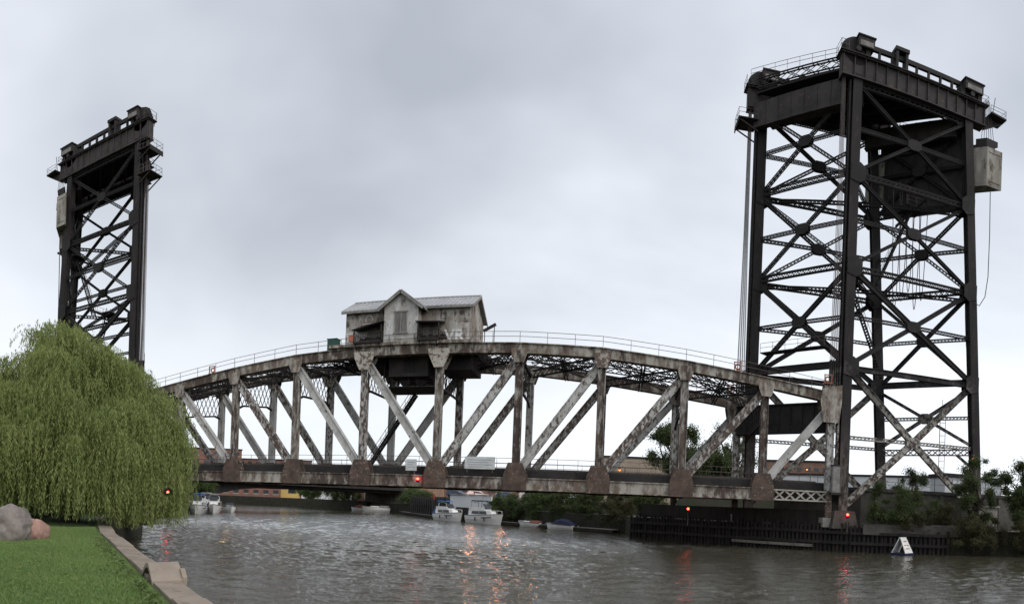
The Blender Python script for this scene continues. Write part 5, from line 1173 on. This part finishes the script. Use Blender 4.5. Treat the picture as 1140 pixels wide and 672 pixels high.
# ================================================================ BUILDINGS AND OTHER BRIDGE BEHIND
def facade(name, label, a, b, z0, z1, depth, m, rows=0, cols=0, wz=(.35, .75), roofm='dark', group=None, pil=None, wm='glass', lintel=None, ww=.5):
    a, b = V(*a, 0), V(*b, 0); L = (b-a).length; e = (b-a)/L; nr = V(-e.y, e.x, 0)
    if nr.y < 0: nr = -nr
    t = thing(name, label, 'building', ((a+b)/2)+Z0*z0, group)
    q = [a, b, b+nr*depth, a+nr*depth]
    MB().add([(p.x, p.y, z0) for p in q]+[(p.x, p.y, z1) for p in q], BOXF).build('wall', m, t)
    q = [a-nr*.25-e*.25, b-nr*.25+e*.25, b+nr*(depth+.25)+e*.25, a+nr*(depth+.25)-e*.25]
    MB().add([(p.x, p.y, z1+.01) for p in q]+[(p.x, p.y, z1+.5) for p in q], BOXF).build('parapet', roofm, t)
    fh = (z1-z0)/max(1, rows)
    for r in range(rows):
        for c in range(cols):
            p = a+e*(L*(c+.5)/cols); w2 = L/cols*ww/2; za_, zb_ = z0+fh*(r+wz[0]), z0+fh*(r+wz[1])
            wn_ = MB().bar(p-e*w2-nr*.02+Z0*(za_+zb_)/2, p+e*w2-nr*.02+Z0*(za_+zb_)/2, .1, zb_-za_).build('window', wm, t)
            if lintel: MB().bar(p-e*w2*1.15-nr*.08+Z0*(za_-.12), p+e*w2*1.15-nr*.08+Z0*(za_-.12), .14, .2).build('window_sill', lintel, wn_)
    if pil:
        for c in range(pil[1]+1): p = a+e*(L*c/pil[1])-nr*.2; MB().bar(p+Z0*z0, p+Z0*z1, .6, .4, nr).build('pilaster', pil[0], t)
    return t
facade('brick_building', 'brown brick block with pale window strips on the bank upriver', (-60.5, 117.5), (-36.5, 112.0), 2.6, 10.5, 25, 'brick2', 2, 7, (.2, .85), wm='stone', ww=.3)
facade('brick_building', 'dark red brick block seen through the truss beside the willow', (-146, 146), (-130, 160), 2.6, 21.8, 20, 'brick', 5, 5, lintel='stone')
facade('brick_building', 'lower red brick block seen through the truss, second from the willow', (-136, 166), (-108, 182), 2.6, 18.5, 20, 'brick', 5, 9, lintel='stone')
facade('brick_building', 'red brick block seen below the dark arch bridge', (-116, 126), (-98, 138.5), 2.6, 9.5, 18, 'brick', 2, 6, lintel='stone')
facade('warehouse', 'ochre and white low warehouse seen under the arch bridge', (-104, 140), (-94, 145.8), 2.6, 7.6, 15, 'yellow', 1, 2)
facade('warehouse', 'long pale low warehouse right of the ochre one', (-93.5, 146.2), (-72, 156), 2.6, 7.8, 15, 'white_b', 1, 6, (.5, .75))
facade('warehouse', 'long white warehouse behind the right tower', (50, 97.5), (106, 60.5), 2.6, 13.6, 30, 'white_b', 1, 0)
facade('low_building', 'dark brown block with flat roof left of the white warehouse', (60.0, 112.0), (78.0, 104.0), 2.6, 18.6, 12, 'brick2', 4, 8, (.35, .62))
facade('low_building', 'tan building over the deck behind the right trusses', (14.0, 117), (44.0, 117), 2.6, 18.0, 14, 'tan')
facade('low_building', 'grey block behind the bushes at the right picture edge', (90, 22), (101, 18), 2.6, 11.0, 10, 'conc', 2, 4, (.4, .7))
facade('shed', 'small white shed on the railway wall below the right tower', (60.2, 8.6), (65.0, 8.6), 2.6, 9.4, 4, 'white_b', 1, 1, (.72, .88), ww=.35)
facade('low_building', 'boatyard building behind the cruisers', (-24, 92), (2, 86), 4.5, 10.5, 12, 'brick2', 1, 7, (.3, .7))
# antenna mast
t = thing('radio_mast', 'thin lattice radio mast behind the right tower', 'mast', (77.5, 40.5, 2.6))
mb = MB(); zs = np.linspace(2.6, 24.5, 19)
for (dx_, dy_) in ((-.6, -.4), (.6, -.4), (0, .6)): mb.tube([(77.5+dx_, 40.5+dy_, 2.6), (77.5+dx_, 40.5+dy_, 24.5)], .06, 4)
for i in range(18):
    for (p, q) in (((-.6, -.4), (.6, -.4)), ((.6, -.4), (0, .6)), ((0, .6), (-.6, -.4))): mb.tube([(77.5+p[0], 40.5+p[1], zs[i]), (77.5+q[0], 40.5+q[1], zs[i])], .03, 4)
mb.build('lattice_shaft', 'rail', t); MB().tube([(77.5, 40.4, 24.5), (77.5, 40.4, 26.5)], .05, 5).build('aerial', 'rail', t)
# low arched road bridge upriver
ab = thing('arch_bridge', 'low dark arched road bridge upriver beneath the span', 'bridge', (-56, 71, 0))
A_, B_ = V(-67.5, 49, 0), V(-44.0, 98.5, 0); e_ = (B_-A_).normalized(); L = (B_-A_).length; nr = V(-e_.y, e_.x, 0)
for off in (0, 4, 8, 12):
    rib = []; K = 24
    for i in range(K+1):
        f = i/K*1.14; zb_ = 1.4+3.75*(1-max(0, 1-2*f)**4); p = A_+e_*(L*f)+nr*off; rib.append((p, zb_))
    vs = [(p.x, p.y, zb_) for p, zb_ in rib]+[(p.x, p.y, 6.0) for p, _ in rib]; mb = MB()
    for sg in (-.25, .25):
        o = len(mb.v); mb.v += [(x+nr.x*sg, y+nr.y*sg, z) for x, y, z in vs]
        mb.f += [(o+i, o+i+1, o+i+K+2, o+i+K+1) for i in range(K)]
    mb.f += [(i, i+2*(K+1), i+1+2*(K+1), i+1) for i in range(K)]
    mb.build('arch_girder', 'black', ab)
p = A_-e_*6-nr*1.5; q = B_+e_*6-nr*1.5
MB().bar(A_-e_*8+nr*6+Z0*6.2, B_+e_*12+nr*6+Z0*6.2, 16, .38).build('road_deck', 'black', ab)
for off in (-1.8, 13.8): MB().bar(A_-e_*8+nr*off+Z0*6.75, B_+e_*8+nr*off+Z0*6.75, .25, .7).build('parapet', 'dark', ab)
for P_ in (A_-e_*2.5, B_+e_*9): MB().bar(P_+nr*-2+Z0*2.9, P_+nr*14+Z0*2.9, 3.0, 6.2).build('abutment', 'darkconc', ab)
# far bank river wall and small white hut
t = thing('far_quay_wall', 'dark low quay wall across the far river bend', 'wall', (-70, 111, 0))
a, b = V(-120, 123.5, 0), V(-51, 107.4, 0)
for i in range(24): MB().bar(a+(b-a)*(i/24)+Z0*1.3, a+(b-a)*((i+.97)/24)+Z0*1.3, .5, 3.0).build('wall_panel', 'timber', t)

# parked vehicles in the yard
def car(label, pos, rz, m, L=4.6, van=False):
    T = thing('parked_car', label, 'van' if van else 'car', (0, 0, 0), 'vehicles parked in the yard')
    h = 1.45 if not van else 2.1
    prof = [(-L/2, .35), (-L/2, .85), (-L*.46, .95), (-L*.36, h-.05), (-L*.1, h), (L*.12, h-.03), (L*.27, .98), (L*.46, .85), (L/2, .7), (L/2, .35)] if not van else [(-L/2, .4), (-L/2, h-.1), (-L*.46, h), (L*.2, h), (L*.32, 1.25), (L*.48, 1.1), (L/2, .9), (L/2, .4)]
    k = len(prof); vs = [(x, -.86 if z < 1.0 else -.72, z) for x, z in prof]+[(x, .86 if z < 1.0 else .72, z) for x, z in prof]
    MB().add(vs, [tuple(range(k)), tuple(range(2*k-1, k-1, -1))]+[(i, i+k, (i+1) % k+k, (i+1) % k) for i in range(k)]).build('body', m, T, (0, 0, 0))
    for sg in (-1, 1):
        MB().plate([(-L*.34, sg*.80, .98), (L*.2, sg*.80, .98), (L*.1, sg*.75, h-.14), (-L*.31, sg*.75, h-.14)], .03, (0, sg, .2)).build('window', 'glass', T, (0, 0, 0))
        for fx in (-.3, .31): MB().disc((L*fx, sg*.8, .33), .33, .2, (0, 1, 0), 14).build('wheel', 'tyre', T, (0, 0, 0))
    MB().plate([(L*.265, -.66, 1.0), (L*.265, .66, 1.0), (L*.13, .6, h-.1), (L*.13, -.6, h-.1)], .03, (1, 0, .6)).build('windshield', 'glass', T, (0, 0, 0))
    T.location = pos; T.rotation_euler = (0, 0, rz); return T
car('silver car parked behind the pale wall, left of the lamps', (-8.5, 60.5, 4.5), .4, 'car1')
car('dark blue car parked near the right end of the pale wall', (-2.2, 58.5, 4.5), .35, 'car2')
car('white van parked right of the pale wall', (3.0, 58.0, 4.5), .3, 'car3', 5.2, True)
car('dark blue car parked at the left end of the pale wall', (-13.5, 64.0, 4.5), -.4, 'car2')
for o in bpy.data.objects:
    if '_o' in o: del o['_o']
